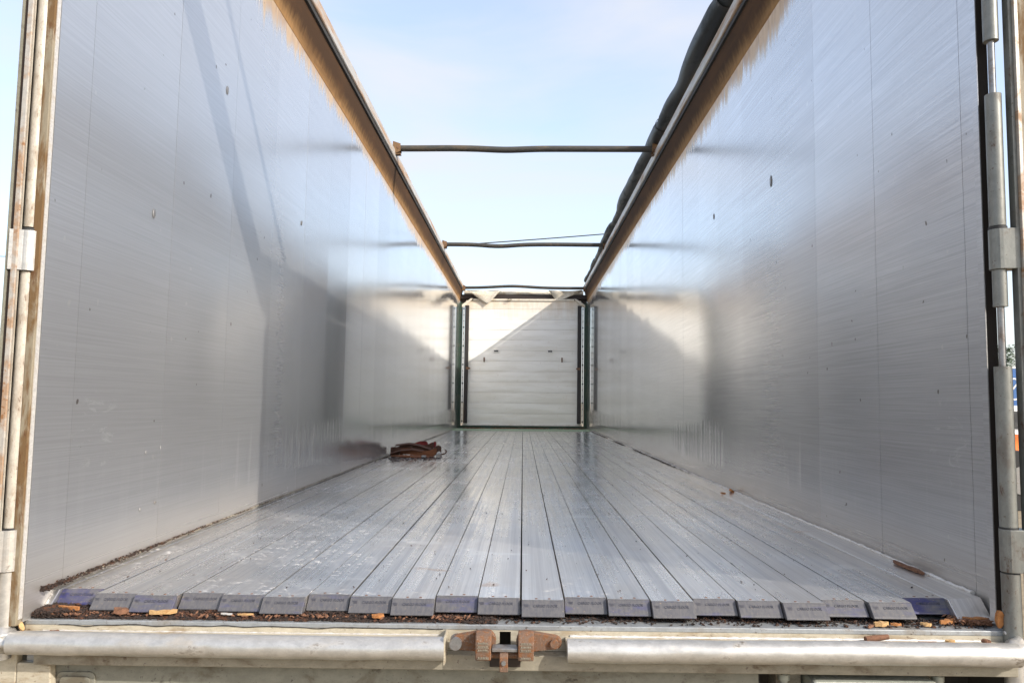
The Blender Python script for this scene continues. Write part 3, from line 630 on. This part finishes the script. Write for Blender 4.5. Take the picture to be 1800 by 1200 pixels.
obj('door_channel', B().box(-1.3085, -1.2855, 1.8990, 1.9030, F-0.05, F+2.66), 'tube', ld, lean=True)
for z0, z1 in ((0.840, 0.944), (0.080, 0.181)):
    b = B()
    pr = [(-1.306, 1.887), (-1.278, 1.899)]
    for k in range(17): a = R(-90+180*k/16); pr.append((-1.278+0.0255*math.cos(a), 1.925+0.0255*math.sin(a)))
    pr += [(-1.312, 1.951)]
    b.prism(pr, 'z', F+z0, F+z1); obj('knuckle', b, 'pipe', ld, bevel=0.0015, lean=True)
# right
obj('door_seal', B().box(1.2300, 1.2560, 1.992, 2.018, F-0.06, F+2.66), 'seal', T, lean=True)
obj('seal_edge', B().box(1.2272, 1.2298, 1.993, 2.018, F-0.05, F+2.62), 'wall_r', T, lean=True)
XR = 1.241
for z0, z1, r, m_ in ((1.472, 2.66, 0.0185, 'tube_grey'), (1.327, 1.471, 0.0085, 'steel'), (0.975, 1.326, 0.0195, 'tube_grey'), (0.765, 0.860, 0.0170, 'tube_grey'), (0.612, 0.764, 0.0085, 'steel'), (0.208, 0.611, 0.0205, 'tube_grey'), (-0.085, 0.094, 0.0215, 'tube_grey')):
    obj('hinge_tube' if r > 0.01 else 'hinge_rod', B().tube([(XR-0.004*(1.3-z0)*0, 1.950, F+z0), (XR, 1.950, F+z1)], r, 20), m_, T, lean=True)
for z in (0.970, 0.2045): obj('hinge_ring', B().tube([(XR, 1.950, F+z-0.003), (XR, 1.950, F+z+0.003)], 0.0215, 20), 'wire', T, lean=True)
rdr = obj('rear_door', B().box(1.286, 2.50, 1.935, 1.965, F-0.06, F+2.66), 'post_rust', T, bevel=0.003, lean=True, label='rusty edged right rear door swung out sideways')
obj('door_edge_strip', B().box(1.2815, 1.2910, 1.915, 1.9345, F-0.05, F+2.66), 'rail_pale', rdr, bevel=0.001, lean=True)
obj('door_edge_lip', B().box(1.2725, 1.2812, 1.925, 1.950, F-0.05, F+2.66), 'tube_grey', rdr, bevel=0.001, lean=True)
for z0, z1 in ((0.861, 0.966), (0.098, 0.203)):
    pr = [(1.295, 1.966), (XR, 1.975)]
    for k in range(9): a = R(90+180*k/8); pr.append((XR+0.0225*math.cos(a), 1.950+0.0225*math.sin(a)))
    pr += [(1.281, 1.9235)]
    obj('knuckle', B().prism(pr, 'z', F+z0, F+z1), 'tube_grey', rdr, bevel=0.0015, lean=True)
# lumpy welds where the sill tubes meet the posts
for (x, y, z, s, mt_) in ((-1.268, 1.915, F-0.086, 0.030, 'pipe'), (1.228, 1.925, F-0.088, 0.030, 'pipe'), (1.229, 1.950, F-0.052, 0.011, 'weld')):
    bm = bmesh.new(); bmesh.ops.create_icosphere(bm, subdivisions=3, radius=s); b = B()
    for v in bm.verts: v.co *= 1+0.5*mn.noise(v.co*70+Vector((x*9, 0, 0)))
    vs = [v.co+Vector((x, y, z)) for v in bm.verts]; fs = [[q.index for q in f.verts] for f in bm.faces]; bm.free(); b.add(vs, fs, True); obj('joint_weld', b, mt_, T)
obj('lower_post', B().tube([(1.241, 1.950, F-0.42), (1.241, 1.950, F-0.10)], 0.0225, 20), 'pipe', T)
obj('lower_post', B().box(-1.300, -1.255, 1.945, 1.970, F-0.42, F-0.075), 'cream', T, bevel=0.003)

# ---- front end: bulkhead, lifting door of planks, guide rails, header, flaps
ZB = F+0.0
obj('front_sill', B().box(-1.235, 1.235, 13.352, 14.52, F-0.03, F+0.004), 'green_pale', T, bevel=0.003)
obj('front_sill_riser', B().box(-1.235, 1.235, 14.50, 14.56, F+0.0045, F+0.055), 'green', T)
for sg in (-1, 1):
    a, c = sorted((sg*1.238, sg*1.178)); obj('front_post', B().box(a, c, 14.52, 14.60, F+0.0045, F+2.42), 'green', T, lean=True)
    a, c = sorted((sg*1.172, sg*1.128)); hs = obj('hole_strip', B().box(a+0.008, c-0.008, 14.505, 14.5195, F+0.10, F+2.36), 'door_trim', T, lean=True)
    for k in range(19):
        zc = F+0.14+k*0.12; obj('bolt', B().tube([(sg*1.150, 14.503, zc), (sg*1.150, 14.498, zc)], 0.008 if k % 3 else 0.015, 8), 'wire', hs, lean=True)
    a, c = sorted((sg*1.124, sg*1.048)); obj('guide_rail', B().box(a, c, 14.455, 14.53, F+0.10, F+2.36), 'rail_black', T, bevel=0.004, lean=True)
fd = obj('front_door', B().box(-1.12, 1.12, 14.575, 14.60, F+0.05, F+2.46), 'door_trim', T, lean=True, label='white planked lifting door at the front end')
PH = 0.2015; z = F+0.085
k = 0
while z < F+2.44:
    z1 = min(z+PH-0.0035, F+2.47)
    b = B(); nx = 24; vs = []; rd = random.Random(40+k)
    for a in range(nx+1):
        x = -1.112+2.224*a/nx
        for c in range(5):
            t = c/4; edge = 0.004 if c in (0, 4) else 0.0
            d = 0.006*max(0, mn.noise(Vector((x*3.4+k*7, t*2.2, k*1.7)))-0.12) if 0 < c < 4 else 0
            vs.append((x, 14.556+edge+d*1.6+0.002*mn.noise(Vector((x, k, 0))), z+(z1-z)*t))
    fs = [[a*5+c, (a+1)*5+c, (a+1)*5+c+1, a*5+c+1] for a in range(nx) for c in range(4)]
    b.add(vs, fs, True)
    n0 = [(vs[0][0], 14.574, z), (vs[-1][0], 14.574, z), (vs[-1][0], 14.574, z1), (vs[0][0], 14.574, z1)]
    b.add([vs[0], vs[nx*5], vs[nx*5+4], vs[4]]+n0, [[0, 4, 5, 1], [1, 5, 6, 2], [2, 6, 7, 3], [3, 7, 4, 0]])
    obj('plank', b, 'door', fd, lean=True); z += PH; k += 1
obj('bottom_strip', B().box(-1.145, 1.145, 14.545, 14.574, F+0.056, F+0.084), 'door_trim', fd, bevel=0.003, lean=True)
obj('top_strip', B().box(-0.98, 0.98, 14.535, 14.5555, F+2.462, F+2.50), 'flap', fd, bevel=0.003, lean=True)
for sg in (-1, 1):
    obj('corner_brace', B().prism([(sg*0.98, F+2.50), (sg*1.02, F+2.50), (sg*1.19, F+2.38), (sg*1.19, F+2.33), (sg*1.12, F+2.35)], 'y', 14.50, 14.54), 'flap', T, bevel=0.003, lean=True)
for x in (-0.505, 0.535):
    pf = obj('vent_plate', B().box(x-0.060, x+0.060, 14.545, 14.5535, F+1.450, F+1.522), 'door_trim', fd, bevel=0.004)
    for dx in (-0.026, 0.0, 0.026): obj('slot', B().box(x+dx-0.011, x+dx+0.011, 14.538, 14.5445, F+1.472, F+1.502), 'wire', pf)
for x in (-0.735, 0.765): obj('handle', B().box(x-0.012, x+0.012, 14.53, 14.5525, F+1.275, F+1.365), 'rust', fd, bevel=0.004)
for x in (-1.045, 1.080): obj('door_lock', B().box(x-0.03, x+0.03, 14.45, 14.50, F+1.125, F+1.170).tube([(x-0.05, 14.47, F+1.148), (x+0.05, 14.47, F+1.148)], 0.014, 10), 'rust', fd, bevel=0.003)
obj('header_beam', B().box(-1.235, 1.235, 14.56, 14.66, F+2.50, F+2.585), 'brown', T, bevel=0.006, lean=True)
obj('header_side', B().prism([(-1.235, F+2.585), (-1.235, F+2.40), (-1.10, F+2.40), (-0.96, F+2.50), (-0.96, F+2.585)], 'y', 14.62, 14.66), 'brown', T, lean=True)
obj('header_side', B().prism([(1.235, F+2.585), (1.235, F+2.40), (1.10, F+2.40), (0.96, F+2.50), (0.96, F+2.585)], 'y', 14.62, 14.66), 'brown', T, lean=True)
b = B(); pts = [(-1.16+2.32*i/30, 14.62, F+2.625+0.006*math.sin(i*0.9)) for i in range(31)]; b.tube(pts, [0.045+0.005*math.sin(i*1.7) for i in range(31)], 16)
obj('front_tarpaulin_roll', b, 'flap', T, lean=True, label='pale rolled cloth above the front door')
def flap(xa, xb, xt, zt, seed):
    nU, nV = 14, 8; vs = []
    for i in range(nU+1):
        u = i/nU
        for j in range(nV+1):
            v = j/nV; xtop = xa+(xb-xa)*u; ztop = F+2.665-0.015*math.sin(u*3.14)
            zb_ = (1-abs(u-xt)/(xt if u < xt else 1-xt))
            zbot = ztop - zt*max(0.04, zb_**0.9)
            vs.append((xtop+0.02*v*math.sin(u*6+seed), 14.50-0.03*math.sin(v*2.2+seed)+0.018*math.sin(u*9+v*3+seed), ztop+(zbot-ztop)*v))
    b = B(); fs = [[i*(nV+1)+j, (i+1)*(nV+1)+j, (i+1)*(nV+1)+j+1, i*(nV+1)+j+1] for i in range(nU) for j in range(nV)]
    b.add(vs, fs, True)
    o = obj('hanging_flap', b, 'flap', T, lean=True); md = o.modifiers.new('thick', 'SOLIDIFY'); md.thickness = 0.003; return o
flap(-1.12, -0.44, 0.66, 0.27, 0.5); flap(0.47, 1.12, 0.30, 0.20, 2.1)
b = B().tube([(-0.30, 14.52, F+2.47), (-0.28, 14.50, F+2.455), (-0.25, 14.50, F+2.46), (-0.21, 14.51, F+2.48), (-0.25, 14.5, F+2.50), (-0.29, 14.51, F+2.49)], 0.006, 6); obj('wire_hook', b, 'wire', T)

# ------------------------------------------------------------------ loose crumbs (nobody could count them)
def crumbs(fn, n, seed, smin=0.0015, smax=0.006):
    rd = random.Random(seed); b = B()
    for _ in range(n):
        p = fn(rd)
        if p is None: continue
        s = rd.uniform(smin, smax)*rd.uniform(0.6, 1.3); el = rd.uniform(1, 2.6); a = rd.uniform(0, 6.28); mt = Matrix.Rotation(a, 3, 'Z') @ Matrix.Rotation(rd.uniform(-.6, .6), 3, 'Y')
        vs = [mt @ Vector(q) + Vector(p) for q in ((s*el, 0, 0), (-s*el, 0, 0), (0, s, 0), (0, -s, 0), (0, 0, s*0.8), (0, 0, -s*0.8))]
        b.add(vs, [[0, 2, 4], [2, 1, 4], [1, 3, 4], [3, 0, 4], [2, 0, 5], [1, 2, 5], [3, 1, 5], [0, 3, 5]])
    return b
def f_ledge(rd):
    x = rd.uniform(-1.225, -0.05) if rd.random() < 0.95 else rd.uniform(-0.05, 1.2)
    dens = 1.0 if x < -0.35 else 0.55
    if rd.random() > dens: return None
    wob = 0.016*mn.noise(Vector((x*7, 0, 0)))+0.010*mn.noise(Vector((x*23, 0, 0)))
    y0 = 1.972+wob*0.7; y = y0+rd.random()**1.2*0.07
    h = 0.012*max(0, min(1, (y-y0)/0.03))*(1 if x < -0.35 else 0.5)
    return (x, y, F-0.049+rd.random()*h+0.001)
tag(obj('bark_soil', crumbs(f_ledge, 17000, 1, 0.0012, 0.0045), 'soil', stuff=True), 'dark crumbly bark soil packed along the rear sill under the left end caps', 'soil')
def f_red(rd):
    x = rd.uniform(-1.2, -0.1); return (x, rd.uniform(1.968, 1.998), F-0.041+rd.random()*0.004)
tag(obj('bark_flakes', crumbs(f_red, 170, 2, 0.002, 0.005), 'bark', stuff=True), 'small reddish wood flakes scattered in the soil on the rear sill', 'wood flakes')
def f_right(rd):
    x = rd.uniform(-0.3, 1.22); return (x, 2.0+0.012*mn.noise(Vector((x*9, 2, 0)))+rd.random()*0.05, F-0.048)
tag(obj('thin_dirt', crumbs(f_right, 2600, 3, 0.001, 0.003), 'soil', stuff=True), 'thin line of dirt under the right hand end caps on the sill', 'dirt')
def f_lwall(rd):
    y = 2.0+rd.random()**2.2*9; k_ = max(0.15, 1-(y-2)/2.2) if y < 4 else 0.15
    if y > 4 and mn.noise(Vector((y*1.5, 0, 0))) < 0.0: return None
    return (-1.238+abs(rd.gauss(0, 0.008))*k_, y, F+0.012+abs(rd.gauss(0, 0.004))*k_)
tag(obj('wall_foot_soil', crumbs(f_lwall, 3000, 4, 0.0012, 0.0035), 'soil', stuff=True), 'dark crumbs caught along the foot of the left wall', 'soil')
def f_lcorner(rd):
    return (-1.232+abs(rd.gauss(0, 0.035)), 1.965+abs(rd.gauss(0, 0.05)), F-0.046+rd.random()*0.016)
tag(obj('corner_soil', crumbs(f_lcorner, 2600, 5, 0.0015, 0.0045), 'soil', stuff=True), 'heap of dark soil in the left rear corner', 'soil')
def f_rwall(rd):
    y = rd.uniform(5.5, 13.5)
    if mn.noise(Vector((y*1.1, 9, 0)))+rd.uniform(-0.35, 0.35) < 0.08: return None
    return (1.230-abs(rd.gauss(0, 0.012)), y, F+0.009)
tag(obj('rusty_debris', crumbs(f_rwall, 4200, 6, 0.0015, 0.0045), 'soil', stuff=True), 'rusty brown debris along the far foot of the right wall', 'debris')
def f_front(rd):
    x = rd.choice((-0.9, -0.35, -0.3, 0.1, 0.3, 0.9))+rd.gauss(0, 0.12)
    return (max(-1.2, min(1.2, x)), 14.35+rd.uniform(-0.03, 0.14), F+0.008+rd.random()*0.006)
tag(obj('sill_leaves', crumbs(f_front, 900, 7, 0.004, 0.012), 'bark', stuff=True), 'brown leaf litter on the green front sill', 'leaf litter')
def f_rcorner(rd): return (1.215-abs(rd.gauss(0, 0.035)), 1.99+abs(rd.gauss(0, 0.04)), F-0.046+rd.random()*0.012)
tag(obj('right_corner_soil', crumbs(f_rcorner, 900, 8, 0.0015, 0.004), 'bark', stuff=True), 'dark litter in the right rear corner of the sill', 'soil')

# ------------------------------------------------------------------ loose chips, one object each
def chip(c, l, w, h, rz, lab, m='chip', rx=0, ry=0, seed=0, grp='wood chips on the rear sill', name='wood_chip'):
    tag(obj(name, B().chip((c[0], c[1], F+c[2]), l, w, h, R(rz), rx, ry, seed), m, None), lab, 'wood chip', grp)
chip((-1.165, 2.005, -0.032), 0.062, 0.016, 0.010, -12, 'orange wood sliver lying in front of the white nose in the left rear corner', seed=1)
chip((-0.905, 1.982, -0.033), 0.068, 0.020, 0.009, 4, 'long pale yellow wood chip on the soil below the third end cap from the left', 'chip_pale', seed=2)
chip((-1.240, 1.932, -0.058), 0.034, 0.011, 0.006, -35, 'pale wood chip propped in the bottom corner of the rusty left post', 'chip_pale', ry=0.6, seed=3)
chip((-1.150, 1.925, -0.070), 0.028, 0.014, 0.008, -8, 'small dark brown bark crumb on the cream step near the left corner', 'bark', seed=4)
chip((-1.010, 1.985, -0.033), 0.045, 0.026, 0.012, 30, 'reddish bark piece on the soil below the second end cap from the left', 'bark', ry=0.2, seed=5)
chip((-0.690, 1.978, -0.036), 0.040, 0.008, 0.004, 3, 'thin light sliver on the soil left of the middle of the left sill half', 'chip_pale', seed=6)
chip((-0.740, 1.980, -0.036), 0.030, 0.007, 0.004, -5, 'small grey white sliver beside the thin light one on the soil', 'weld', seed=16)
chip((-0.350, 1.978, -0.036), 0.030, 0.020, 0.008, 15, 'star shaped orange splinter on the soil below the eighth end cap', seed=7)
chip((0.930, 1.980, -0.042), 0.038, 0.018, 0.010, 10, 'pale wood chip in front of the second end cap from the right', 'chip_pale', seed=8)
chip((0.968, 1.982, -0.043), 0.026, 0.010, 0.006, -5, 'little dark edged chip touching the pale one right of centre', 'chip', seed=9)
chip((0.900, 1.972, -0.045), 0.030, 0.009, 0.006, 40, 'brown bark curl left of the pale chip on the right sill', 'bark', seed=10)
chip((1.045, 1.985, -0.043), 0.026, 0.012, 0.008, -12, 'short tan chip between the blue cap and the sill edge', 'chip_pale', seed=11)
chip((1.110, 2.005, -0.041), 0.050, 0.016, 0.010, 22, 'orange brown chip leaning below the right hand white nose', 'chip', seed=12)
chip((1.185, 2.010, -0.038), 0.060, 0.020, 0.014, -6, 'thick orange brown chip wedged in the right rear corner', 'chip', seed=13)
chip((1.080, 1.940, -0.070), 0.024, 0.014, 0.006, 6, 'small tan flake on the weld at the right end of the step', 'chip_pale', seed=14)
chip((1.165, 1.935, -0.068), 0.022, 0.014, 0.008, 0, 'small brown crumb on the step near the right post', 'bark', seed=15)
chip((1.2125, 1.955, -0.020), 0.042, 0.018, 0.010, 90, 'upright orange wood chip stuck between the seal and the right hinge tube', 'chip', ry=1.45, seed=17)
tag(obj('twig', B().tube([(0.868, 1.932, F-0.066), (0.895, 1.936, F-0.064), (0.928, 1.942, F-0.062)], [0.0075, 0.0072, 0.0065], 9), 'bark'), 'broken brown twig stub lying on the right half of the cream step', 'twig')
tag(obj('twig', B().tube([(1.000, 1.938, F-0.0725), (1.045, 1.937, F-0.0725)], 0.0022, 6), 'bark'), 'thin dark stick on the step right of the twig stub', 'twig')
tag(obj('bark_strip', B().chip((1.212, 2.40, F+0.012), 0.17, 0.018, 0.010, R(92), 0, 0, 21), 'bark'), 'long brown bark strip on the floor edge against the right wall', 'bark strip')
tag(obj('dry_leaf', B().chip((1.217, 4.40, F+0.013), 0.05, 0.03, 0.012, R(60), 0.5, 0.3, 22), 'chip'), 'small rusty leaf crumb at the foot of the right wall half way in', 'leaf')
tag(obj('dry_leaf', B().chip((1.155, 4.35, F+0.006), 0.03, 0.02, 0.006, R(10), 0.2, 0.1, 23), 'chip'), 'tiny orange leaf flake on the dark floor seam near the right wall', 'leaf')

def f_pile(rd): return (max(-1.22, -1.0+rd.gauss(0, 0.20)), 6.95+rd.gauss(0, 0.22), F+0.003+rd.random()*0.002)
tag(obj('strap_crumbs', crumbs(f_pile, 420, 11, 0.0015, 0.006), 'soil', stuff=True), 'dark crumbs trailing off round the strap heap on the floor', 'crumbs')
def f_floor(rd): return (rd.uniform(-1.15, 1.15), 2.1+rd.random()**1.6*8, F+0.0015)
tag(obj('floor_crumbs', crumbs(f_floor, 420, 12, 0.0006, 0.0022), 'soil', stuff=True), 'sparse tiny crumbs strewn over the aluminium floor slats', 'crumbs')
# ------------------------------------------------------------------ strap pile
SP = root('strap_pile', (-1.0, 7.1, F), 'tangled heap of brown and red lashing straps on the floor by the left wall', 'straps')
def loop(cx, cy, cz, rx_, ry_, rot, w_, mat, t0=0, t1=340, tilt=0.0, seed=0, lab=None):
    pts = []
    for k in range(25):
        a = R(t0+(t1-t0)*k/24); q = Vector((rx_*math.cos(a), ry_*math.sin(a), tilt*math.cos(a)+0.012*math.sin(3*a+seed)))
        q = Matrix.Rotation(rot, 3, 'Z') @ q; pts.append((cx+q.x, cy+q.y, F+cz+q.z))
    return obj('strap', B().ribbon(pts, w_, 0.004), mat, SP, label=lab)
loop(-1.02, 7.14, 0.045, 0.20, 0.07, 0.1, 0.05, 'strap', 0, 350)
loop(-0.98, 7.20, 0.075, 0.16, 0.06, -0.2, 0.05, 'strap', 40, 400, 0.015, 1)
loop(-0.95, 7.05, 0.040, 0.17, 0.05, 0.0, 0.055, 'strap_orange', 170, 420, 0.0, 2, 'orange brown strap loop at the front of the heap')
loop(-1.08, 7.10, 0.070, 0.12, 0.06, 0.3, 0.045, 'strap', 0, 300, 0.02, 3)
loop(-0.99, 7.28, 0.095, 0.10, 0.05, 0.1, 0.035, 'strap_red', 0, 340, 0.01, 4, 'dark red strap loop on top of the heap')
loop(-0.80, 7.15, 0.055, 0.055, 0.04, 0.4, 0.05, 'strap', 0, 330, 0.01, 5)
loop(-0.86, 7.28, 0.085, 0.05, 0.03, 0.2, 0.045, 'strap_red', 0, 320, 0.01, 6, 'red strap end')
for (pts, m_) in (([(-1.19, 7.0, .012), (-1.1, 6.93, .014), (-0.95, 6.92, .010), (-0.85, 6.97, .008), (-0.80, 7.03, .007)], 'strap_orange'), ([(-1.17, 7.1, .10), (-1.05, 7.12, .115), (-0.95, 7.13, .10), (-0.85, 7.1, .07), (-0.78, 7.08, .02)], 'strap'), ([(-1.2, 7.15, .03), (-1.12, 7.22, .09), (-1.0, 7.25, .10), (-0.9, 7.2, .085)], 'strap'), ([(-1.2, 7.02, .03), (-1.1, 6.98, .06), (-1.0, 7.0, .07), (-0.9, 7.02, .05)], 'strap')):
    b = B()
    q = [Vector((p[0], p[1], F+p[2])) for p in pts]
    b.ribbon(q, 0.055, 0.005, up=(0.1, 0.97, 0.2)); obj('strap', b, m_, SP)
b = B().box(-0.78, -0.73, 7.02, 7.07, F+0.005, F+0.035); obj('buckle', b, 'steel', SP, bevel=0.006)
b = B().box(-0.90, -0.86, 6.90, 6.94, F+0.005, F+0.02); obj('buckle', b, 'steel', SP, bevel=0.004)
obj('hook', B().tube([(-0.74, 7.04, F+0.02), (-0.70, 7.03, F+0.03), (-0.685, 7.03, F+0.05), (-0.70, 7.03, F+0.065)], 0.007, 8), 'strap', SP)

# ------------------------------------------------------------------ beyond the trailer
# blue lorry with a round emblem
LY = 40.0
LO = root('blue_lorry', (28.5, LY+1.2, 0), 'blue box lorry with a white ring emblem parked beyond the right rear door', 'lorry')
bx = obj('box_body', B().box(25.0, 32.0, LY, LY+2.4, 1.0, 3.70), 'blue', LO, bevel=0.04)
obj('roof_edge', B().box(24.98, 32.02, LY-0.02, LY+2.42, 3.705, 3.80), 'white', LO)
ec = (25.70, 2.62)
ring = B(); n = 48
for k in range(n):
    a0, a1 = 2*math.pi*k/n, 2*math.pi*(k+1)/n
    P = lambda r_, a: (ec[0]+r_*math.cos(a), LY-0.012, ec[1]+r_*math.sin(a))
    ring.add([P(0.50, a0), P(0.58, a0), P(0.58, a1), P(0.50, a1)], [[0, 1, 2, 3]])
obj('emblem_ring', ring, 'white', bx)
me = text_mesh('M', 0.85, 0.004); me.materials.clear(); me.materials.append(M['white'])
put('emblem_letter', me, (ec[0]-0.02, LY-0.014, ec[1]), bx, rot=(R(90), 0, 0))
obj('chassis', B().box(25.2, 34.0, LY+0.4, LY+2.0, 0.75, 1.0), 'dark', LO)
cb = obj('cab', B().prism([(32.1, 0.7), (34.2, 0.7), (34.3, 1.6), (33.9, 2.9), (32.1, 3.0)], 'y', LY+0.1, LY+2.3), 'white', LO, bevel=0.08)
obj('window', B().box(32.9, 33.9, LY+0.085, LY+0.098, 1.8, 2.5), 'glass', cb)
for wx in (26.5, 28.0, 33.3):
    for wy in (LY+0.05, LY+2.1): wq = obj('wheel', B().tube([(wx, wy, 0.5), (wx, wy+0.28, 0.5)], 0.5, 24), 'tyre', LO, bevel=0.03)
# white car
CY = 17.0
CR = root('white_car', (12.2, CY+0.9, 0), 'white estate car standing in front of the blue lorry', 'car')
body = [(10.2, 0.35), (14.5, 0.35), (14.6, 0.75), (14.2, 1.02), (13.3, 1.12), (12.8, 1.12), (10.35, 1.22), (10.15, 0.9)]
bd = obj('body', B().prism(body, 'y', CY, CY+1.75), 'white', CR, bevel=0.07, seg=3)
cabin = [(10.3, 1.20), (13.25, 1.12), (12.5, 1.70), (11.9, 1.76), (10.7, 1.76), (10.45, 1.66)]
obj('cabin', B().prism(cabin, 'y', CY+0.10, CY+1.65), 'white', CR, bevel=0.06, seg=3)
for x0, x1, xa, xb_ in ((10.62, 11.55, 10.72, 11.55), (11.65, 12.85, 11.65, 12.35)):
    obj('window', B().prism([(x0, 1.26), (x1, 1.22), (xb_, 1.62), (xa, 1.64)], 'y', CY+0.085, CY+0.098), 'glass', CR)
for wx in (11.0, 13.6):
    for wy in (CY-0.02, CY+1.57):
        wq = obj('wheel', B().tube([(wx, wy, 0.32), (wx, wy+0.2, 0.32)], 0.32, 24), 'tyre', CR, bevel=0.02); obj('rim', B().tube([(wx, wy-0.01, 0.32), (wx, wy+0.21, 0.32)], 0.19, 16), 'steel', wq)
# cart with orange cover
CA = root('flat_cart', (9.0, 13.9, 0), 'dark flat cart on big tyres carrying the orange cover', 'cart')
obj('bed', B().box(7.6, 10.4, 13.2, 14.6, 0.86, 0.98), 'dark', CA, bevel=0.01)
for wx in (8.45, 9.75):
    for wy in (13.0, 14.62):
        wq = obj('wheel', B().tube([(wx, wy, 0.50), (wx, wy+0.26, 0.50)], 0.50, 32), 'tyre', CA, bevel=0.05); obj('rim', B().tube([(wx, wy-0.012, 0.50), (wx, wy+0.272, 0.50)], 0.24, 20), 'steel', wq)
obj('drawbar', B().tube([(7.7, 13.9, 0.85), (6.6, 13.9, 0.45)], 0.04, 10), 'dark', CA)
b = B(); nx, ny = 26, 14; vs = []
for i in range(nx+1):
    for j in range(ny+1):
        u, v = i/nx*2-1, j/ny*2-1; e = max(0, (1-abs(u)**4)*(1-abs(v)**4))
        vs.append((9.0+u*1.3, 13.9+v*0.62, 0.985+e**0.5*(0.20+0.10*mn.noise(Vector((u*4, v*3, 0))))))
b.add(vs, [[i*(ny+1)+j, (i+1)*(ny+1)+j, (i+1)*(ny+1)+j+1, i*(ny+1)+j+1] for i in range(nx) for j in range(ny)], True)
b.add([vs[0], vs[nx*(ny+1)], vs[nx*(ny+1)+ny], vs[ny]], [[3, 2, 1, 0]])
tag(obj('orange_tarpaulin', b, 'orange'), 'crumpled orange tarpaulin lying on the flat cart', 'tarpaulin')
# trees
def tree(x, y, h, kind, lab, seed):
    rd = random.Random(seed); t = root('pine_tree' if kind == 'pine' else 'bare_tree', (x, y, 0), lab, 'tree', 'far trees')
    tb = B().tube([(x, y, 0), (x+rd.uniform(-.1, .1), y, h*0.5), (x+rd.uniform(-.2, .2), y, h*0.97)], [0.16, 0.11, 0.03], 8)
    cb_ = B(); n = 2600 if kind == 'pine' else 1500
    for k in range(26):
        zz = h*rd.uniform(0.3, 0.92); a = rd.uniform(0, 6.28); l = (h*0.34*(1-zz/h)+0.5) if kind == 'pine' else h*0.28*rd.uniform(0.6, 1.1)
        e = Vector((x+l*math.cos(a), y+l*math.sin(a), zz+(0.1 if kind == 'pine' else l*0.9)))
        tb.tube([(x, y, zz), tuple((Vector((x, y, zz))+e)/2+Vector((0, 0, .1))), e], [0.045, 0.03, 0.012], 5)
        for q in range(n//26):
            s_ = rd.uniform(0.15, 1.1); c = Vector((x, y, zz)).lerp(e, s_)+Vector([rd.gauss(0, 0.22 if kind == 'pine' else 0.42) for _ in range(3)])
            d = Vector([rd.gauss(0, 1) for _ in range(3)]).normalized(); o_ = d.orthogonal().normalized()
            L_, W_ = (rd.uniform(.08, .2), .05) if kind == 'pine' else (rd.uniform(.15, .4), .012)
            cb_.add([c-o_*W_, c+d*L_, c+o_*W_, c-d*L_*0.4], [[0, 1, 2, 3]])
    obj('trunk', tb, 'bark_tree', t); obj('crown', cb_, 'needles' if kind == 'pine' else 'twigs', t)
tree(37.9, 60, 6.7, 'pine', 'dark pine rising above the blue lorry roof', 1)
tree(38.9, 61, 4.9, 'bare', 'bare brown bush right of the pine behind the lorry', 2)
tree(39.9, 60, 5.3, 'bare', 'bare tree farther right of the pine, beside the door edge', 3)
tree(36.6, 62, 4.6, 'bare', 'bare shrub left of the pine behind the hinge tube', 4)
tree(-42.8, 60, 7.0, 'bare', 'bare tree at the far left edge beyond the left door', 5)
tree(-45.5, 62, 6.0, 'pine', 'pine at the far left edge, mostly hidden by the left door', 6)
# overhead cables
def cable(p0, p1, sag, r, lab):
    pts = []
    for i in range(25):
        t = i/24; p = Vector(p0).lerp(Vector(p1), t); p.z -= sag*4*t*(1-t); pts.append(p)
    tag(obj('overhead_cable', B().tube(pts, r, 6), 'wire'), lab, 'cable')
cable((-14.0, 30, F+6.15), (18, 30, F+8.85), 0.35, 0.022, 'black overhead cable crossing the sky above the second roof bow')
cable((-60.0, 30, F+7.3), (-18.5, 30, F+6.20), 0.15, 0.015, 'thin cable at the far left edge beside the left door')
